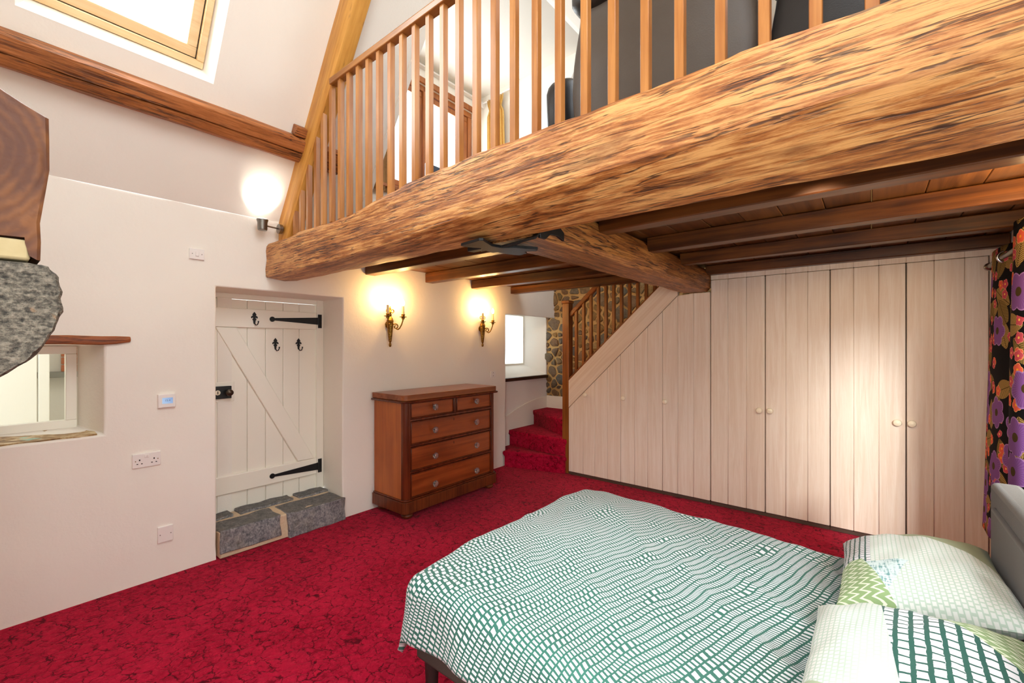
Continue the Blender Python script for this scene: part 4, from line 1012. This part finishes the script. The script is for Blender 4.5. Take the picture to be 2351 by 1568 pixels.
def dfn(u, v):
    U = -1.36 - .30 + (X1 + .30 + 1.36) * u; V = Y0 - .27 + (Y1 - Y0 + .54) * v
    dx = max(0, X0 - U); dy = (Y0 - V) if V < Y0 else (V - Y1) if V > Y1 else 0; sg = -1 if V < Y0 else 1
    x, y = max(U, X0), min(max(V, Y0), Y1); z = dtop(x, y)
    dd = math.hypot(dx, dy); d = min(dd, .335)
    if dd > 0:
        o, dn = drape(d); wav = (.022 * n1(V * 5.5, 3.1) * (dx / dd) + .022 * n1(U * 6, 7.7 + sg) * (dy / dd)) * ss(.08, .25, d)
        x -= (o + wav) * dx / dd; y += sg * (o + wav) * dy / dd; z -= dn
        z += .02 * n1(U * 4, V * 4, 2) * ss(.1, .3, d)
    return (x, y, z)
mb = MB().grid(150, 150, dfn, lambda u, v: (-1.66 + 1.82 * u, .86 + 1.81 * v))
dv = obj('duvet', mb, [DUVET, DUVB], loc=(-.6, 1.76, .56), smooth=80, fix=False)
sm = dv.modifiers.new('thickness', 'SOLIDIFY'); sm.thickness = .022; sm.offset = -1; sm.material_offset = 1; sm.use_rim = True; sm.material_offset_rim = 0
tag(dv, 'white duvet printed with green dashed rows spread over the bed', 'duvet')

def gridpat(u, v, pu, pv, lu, lv, wob=.12):
    w_ = noise_(vec(u * 40, v * 40), 1, 2) - .5
    return mx((frac(u / pu + w_ * wob) < lu), (frac(v / pv + frac(floor_(u / pu) * .37) + w_ * wob) < lv))
def chevron(u, v, k=60):
    a = frac(u * k); z = abs_(a - .5); return frac(v * k * .9 + z * 1.6) < .3
def pillow_mat(which):
    def f():
        s = sep(coord('UV')); u, v = s[0], s[1]     # u across the bed, v towards the headboard, metres
        pale = mix(gridpat(v, u, .013, .015, .28, .28), hx('dfe2df'), hx('bccdc1'))
        green = mix(gridpat(v, u, .029, .031, .33, .20, .2), hx('dedde3'), hx('2c5a50'))
        small = mix(gridpat(v, u, .019, .022, .30, .18, .2), hx('dedde3'), hx('33584e'))
        herr = mix(chevron(u, v, 34), hx('8fa878'), hx('dfe6cf')); plain = hx('9aa384')
        hatch = mix(smooth_(noise_(vec(u * 30, v * 160), 1, 3) * .5 + noise_(vec(u * 160, v * 30), 1, 3) * .5, .48, .60), hx('cfdfe0'), hx('6f9a9c'))
        c = pale
        if which == 'far':
            c = mix((v < -.115) * (u > -.13), c, small)
            d = sqrt_((u + .75) * (u + .75) + (v + .62) * (v + .62))
            c = mix((u + v * 1.0 + v * v * .8) > .20, c, plain)
            c = mix((v < u * .4 + .04) * (u < -.13), c, hatch); c = mix((v < u * -.3 - .17) * (u < -.10), c, herr)
        else:
            c = mix(v + u * .10 > -.03, c, green)
            c = mix((v * .9 + u * .75) > .235, c, herr)
            d = sqrt_((u + .42) * (u + .42) + (v + .36) * (v + .36)); c = mix(d < .34, c, hx('a8b69a'))
        return dict(color=c, rough=.9, spec=.1, sheen=.1, normal=bump(noise_(coord('UV'), 14, 3), .25, .012))
    return f
def pillow(cx, cy, cz, hx_, hy, th, rot, seed):
    mb = MB()
    for side in (1, -1):
        def fn(a, b, side=side):
            u, v = 2*a - 1, 2*b - 1
            t = th * (max(0, 1 - abs(u) ** 2.6) ** .55) * (max(0, 1 - abs(v) ** 2.6) ** .55)
            pin = 1 - .07 * (1 - abs(u) ** 2 * 0) * abs(v) ** 3 * 0
            px = hy * u * (1 - .05 * (1 - v * v) * abs(u) ** 4); py = hx_ * v * (1 - .06 * (1 - u * u) * abs(v) ** 4)
            wr = .008 * n1(u * 3 + seed, v * 3, 2) + .010 * abs(n1(u * 2 + v * 2.5 + seed, v * 1.2, 6)) * (1 - t / th * .5) + .008 * n1(u * 6 + seed, v * 7, 9) * max(0, abs(v) - .4)
            q = rot @ Vector((py, px, side * (t + wr * (1 if side > 0 else .3) * min(1, t / th * 3 + .1))))
            return (cx + q.x, cy + q.y, cz + q.z)
        mb.grid(44, 44, fn, lambda a, b: (hy * (2*a - 1), hx_ * (2*b - 1)))
    return mb
Rt = lambda ax, ay, az: Matrix.Rotation(az, 3, 'Z') @ Matrix.Rotation(ay, 3, 'Y') @ Matrix.Rotation(ax, 3, 'X')
tag(obj('pillow', pillow(.128, 2.085, .690, .225, .35, .100, Rt(-.05, -.20, .02), 1), mat('patchwork_pillow_far', pillow_mat('far')), smooth=80, weld=True), 'patchwork print pillow on the far side of the bed with plain olive corner', 'pillow', 'patchwork pillows')
tag(obj('pillow', pillow(.085, 1.335, .700, .228, .365, .108, Rt(.02, -.16, -.03), 5), mat('patchwork_pillow_near', pillow_mat('near')), smooth=80, weld=True), 'patchwork print pillow nearest the camera with bold dark green grid', 'pillow', 'patchwork pillows')

# ------------------------------------------------------------------ floral curtain, pole, eyelets
def floral():
    s = sep(coord('UV')); u, v = s[0], s[1]
    c = hx('120f12'); P = vec(u, v, 0)
    def layer(scale, off, petals, r0, r1, col, edge, centre, c, keep=.5, lobes=.22):
        q = vadd(P, (off[0], off[1], 0)); n = voro(q, scale, dim='2D', rand=.75, out=None); pos = sep(X(n.outputs['Position'])); cr = sep(X(n.outputs['Color']))
        qq = sep(q); dx, dy = (qq[0] - pos[0]), (qq[1] - pos[1])
        r = sqrt_(dx*dx + dy*dy); an = math_('ARCTAN2', dy, dx) + cr[1] * 6.0
        rad = (abs_(sin_(an * (petals / 2))) * lobes + (1 - lobes)) * r0
        on = (r < rad) * (cr[0] < keep)
        veins = sin_(an * 38) * .5 + .5
        cc = mix(veins * .28, col, edge); cc = mix((r > rad - r0 * .07), cc, edge)
        c = mix(on, c, cc)
        return mix((r < r1) * (cr[0] < keep), c, centre)
    def leaf(scale, off, c, col, keep):
        q = vadd(P, (off[0], off[1], 0)); n = voro(q, scale, dim='2D', rand=.8, out=None); pos = sep(X(n.outputs['Position'])); cr = sep(X(n.outputs['Color']))
        qq = sep(q); dx, dy = qq[0] - pos[0], qq[1] - pos[1]; t = cr[1] * 6.28
        ca, sa = math_('COSINE', t), sin_(t); a = dx*ca + dy*sa; b = dy*ca - dx*sa
        on = ((abs_(b) / .055) + (a*a) / .0095 < 1) * (cr[0] < keep)
        vein = mx(abs_(b) < .0018, frac(a * 95 + abs_(b) * 60) < .30)
        return mix(on, c, mix(vein, col, hx('3a2c16')))
    c = leaf(5.0, (.3, .1), c, hx('a98a50'), .8); c = leaf(4.4, (2.7, 5.3), c, hx('8d7440'), .75)
    c = layer(13.0, (5.1, 3.3), 5, .034, .007, hx('d8443c'), hx('f0b878'), hx('f2a52c'), c, .26)
    c = layer(15.0, (1.9, 8.3), 5, .030, .006, hx('b8304c'), hx('e89a8a'), hx('f0c060'), c, .22)
    c = layer(4.6, (9.1, 1.3), 6, .096, .022, hx('76488a'), hx('a076b2'), hx('4a3a1c'), c, .62)
    return dict(color=c, rough=.85, spec=.1)
FLORAL = mat('floral_curtain_cloth', floral)
cp = [(.695, 4.32), (.665, 4.22), (.605, 4.12), (.588, 3.98), (.600, 3.80), (.655, 3.60), (.685, 3.48), (.660, 3.36), (.565, 3.22), (.525, 3.12), (.545, 3.00), (.62, 2.93), (.68, 2.86)]
def cr_(t):
    n = len(cp) - 1; f = t * n; i = min(int(f), n - 1); f -= i
    p = [Vector((*cp[max(0, min(n, i + k))], 0)) for k in (-1, 0, 1, 2)]
    q = .5 * ((2*p[1]) + (-p[0]+p[2])*f + (2*p[0]-5*p[1]+4*p[2]-p[3])*f*f + (-p[0]+3*p[1]-3*p[2]+p[3])*f**3)
    return q.x, q.y
arc = [0]
for i in range(120):
    a, b = cr_(i/120), cr_((i+1)/120); arc.append(arc[-1] + math.hypot(a[0]-b[0], a[1]-b[1]))
def cfn(u, v):
    x, y = cr_(u); z = .34 + (2.085 - .34) * v; k = (1 - v)
    x2 = x - .035 * k * (1 - u) - .03 * k * u + .012 * k * n1(u * 9, v * 2); y2 = y + .04 * k * (1 - u) + .02 * n1(u * 6, v * 2.5) * k
    return (min(x2, XR - .008), y2, z)
cb = MB().grid(120, 40, cfn, lambda u, v: (arc[int(u * 120 + .5)], v * 1.745))
cu = thing('curtain', (.62, 3.6, .34), 'black floral curtain with purple flowers hanging beside the bedhead', 'curtain')
co = obj('cloth', cb, FLORAL, cu, smooth=80, fix=False); sm = co.modifiers.new('thickness', 'SOLIDIFY'); sm.thickness = .004
for y in (3.80, 3.27, 2.955):
    m = MB(); N = 22
    R = [[(.603 + .0 + .006*math.sin(q)*.5, y + (.030 + .008*math.cos(q))*math.cos(2*math.pi*i/N)*.5, 2.02 + (.030 + .008*math.cos(q))*math.sin(2*math.pi*i/N)) for q in (k*math.pi/4 for k in range(8))] for i in range(N + 1)]
    R = [[(.603 + (.030 + .008*math.cos(q))*math.cos(2*math.pi*i/N)*.9, y + .006*math.sin(q) , 2.02 + (.030 + .008*math.cos(q))*math.sin(2*math.pi*i/N)) for q in (k*math.pi/4 for k in range(8))] for i in range(N + 1)]
    obj('eyelet', m.rings(R, cap=False), CHROME, cu, smooth=60)
pole = thing('curtain_pole', (.603, 2.8, 2.02), 'dark curtain pole above the bedside window', 'curtain pole')
obj('rod', MB().lathe((.603, 1.35, 2.02), [(.014, 0), (.014, 2.85)], 14, 'Y'), STEEL, pole)
obj('bracket', MB().box(.60, XR - .002, 4.13, 4.15, 2.0, 2.04), STEEL, pole)
obj('finial', MB().lathe((.603, 4.20, 2.02), [(.014, 0), (.024, .01), (.026, .03), (.012, .045)], 14, 'Y'), STEEL, pole)

# ------------------------------------------------------------------ upper floor: leather chairs, dormer curtain, screen
def leather(a, b):
    return lambda: dict(color=mix(noise_(coord(), 6, 3), hx(a), hx(b)), rough=.42, spec=.45, normal=bump(noise_(coord(), 160, 3, .6) * .5 + noise_(coord(), 8, 2) * .6, .25, .006))
LEATH = mat('brown_leather', leather('4e443c', '5e544a')); LEATHD = mat('black_leather', leather('201d1c', '302c2a'))
def recliner(x0, x1, y, lab, la, lb, kz=1.0):
    t = thing('leather_armchair', ((x0 + x1)/2, y + .4, 2.287), lab, 'armchair', 'leather armchairs on the upper floor')
    xm, hw = (x0 + x1)/2, (x1 - x0)/2; R = []
    for i in range(15):      # shaped back panel
        f = i / 14; z = 2.42 + .74 * f; wv = hw * (.90 + .10 * math.sin(math.pi * min(1, f * 1.15)) - .06 * ss(.9, 1, f)); yy = y + .03 * (1 - f) - .015 * math.sin(math.pi * f)
        R.append([(xm - wv, yy + .05, z), (xm - wv + .008, yy + .02, z), (xm - wv + .06, yy, z), (xm, yy - .018, z), (xm + wv - .06, yy, z), (xm + wv - .008, yy + .02, z), (xm + wv, yy + .05, z), (xm + wv - .03, yy + .15, z), (xm - wv + .03, yy + .15, z)])
    obj('back', MB().rings(R), la, t, smooth=60, bev=.012)
    m = MB().ellipsoid((xm, y + .06, 3.235), (hw * .98, .12, .13), .55, 32, 16)
    m.v = [(a + .006*n1(a*14, b*14, c*14), b + .008*n1(a*11, b*11, c*11+4), c + .006*n1(a*12, c*12, 3)) for a, b, c in m.v]
    obj('headrest', m, lb, t, smooth=80)
    obj('back_cushion', MB().ellipsoid((xm, y + .22, 2.86), (hw * .82, .10, .33), .5), lb, t, smooth=80)
    obj('seat', MB().ellipsoid((xm, y + .5, 2.66), (hw * .72, .34, .11), .45), lb, t, smooth=80)
    for s in (-1, 1):
        m = MB().ellipsoid((xm + s*(hw + (.13 if kz == 1 and s < 0 else -.105)), y + (.36 if s < 0 else .46), 2.76), (.085, .30 if s < 0 else .40, .20), .5, 26, 14)
        m.v = [(a + .008*n1(a*13, b*13, c*13), b, c + .008*n1(a*9, b*9, 3)) for a, b, c in m.v]
        obj('arm', m, lb, t, smooth=80)
    obj('base', MB().box(xm - hw*.8, xm + hw*.8, y + .12, y + .78, 2.30, 2.56), lb, t, bev=.03, seg=3)
    for s in (-1, 1):
        for yy in (y + .17, y + .72): obj('foot', MB().lathe((xm + s*hw*.68, yy, 2.287), [(.02, 0), (.026, .03)], 12), DARK, t)
    if kz != 1:
        for ch_ in t.children: ch_.location.z *= kz; ch_.scale.z = kz
    return t
recliner(-1.17, -.335, 1.88, 'dark brown leather armchair seen from behind through the balusters', LEATH, LEATHD)
recliner(-.315, .19, 1.95, 'low black leather armchair at the right end of the balustrade', LEATHD, LEATH, .70)

m = MB()
def dcf(u, v):
    z = 2.72 + (4.32 - 2.72) * v; wd = .125 + .02 * (1 - v) - .035 * math.exp(-((v - .93) / .03) ** 2)
    x = -3.30 + (u - .5) * 2 * wd + .03 * (1 - v)
    return (x, 3.755 + .014 * math.sin(u * 44) * (1 - .3 * v) - .01, z)
m.grid(70, 26, dcf)
dc = thing('dormer_curtain', (-3.3, 3.75, 2.72), 'mustard yellow curtain hanging on the dormer cheek', 'curtain')
GOLD = mat('mustard_cloth', lambda: dict(color=mix(noise_(coord(), 60, 3), hx('b88a3e'), hx('d0a458')), rough=.9, sheen=.2))
o = obj('cloth', m, GOLD, dc, smooth=80, fix=False); sm = o.modifiers.new('thickness', 'SOLIDIFY'); sm.thickness = .004
dr_ = thing('dormer_rod', (-3.3, 3.77, 4.34), 'short white swing rod holding the mustard curtain', 'curtain pole')
obj('rod', MB().tube([(-3.50, 3.762, 4.32), (-3.07, 3.762, 4.355)], .010, 10), WHITEPL, dr_)
obj('finial', MB().ellipsoid((-3.055, 3.762, 4.357), (.018, .018, .018)), CHROME, dr_); obj('rod_bracket', MB().box(-3.52, -3.50, 3.745, 3.798, 4.28, 4.34), WHITEPL, dr_)
tk = thing('curtain_track', (XD + .03, 3.0, 4.38), 'white curtain track above the dormer window', 'curtain track')
obj('track', MB().box(XD + .002, XD + .055, 2.2, 3.78, 4.36, 4.375).box(XD + .002, XD + .03, 2.2, 3.78, 4.375, 4.395), WHITEPL, tk, bev=.003)
m = MB()
m.grid(40, 20, lambda u, v: (XD + .07 + .02 * math.sin(u * 40), 2.22 + .20 * u + .06 * (1 - v) * u, 2.95 + 1.40 * v))
o = obj('left_dormer_curtain', m, mat('tan_cloth', lambda: dict(color=mix(noise_(coord(), 60, 3), hx('a07a4c'), hx('bb9468')), rough=.9)), smooth=80, fix=False); sm = o.modifiers.new('thickness', 'SOLIDIFY'); sm.thickness = .004
o.name = 'dormer_curtain'; tag(o, 'tan curtain gathered at the near side of the dormer window', 'curtain')
tv = thing('screen', (-3.38, 3.05, 3.028), 'dark blue grey flat screen standing on the dormer sill', 'screen')
obj('panel', MB().box(-3.46, -3.43, 2.86, 3.32, 3.05, 3.33), flat('slate_blue_plastic', '2e3e52', .4), tv, bev=.006)
obj('foot', MB().box(-3.55, -3.42, 3.0, 3.2, 3.0265, 3.05), DARK, tv, bev=.003)
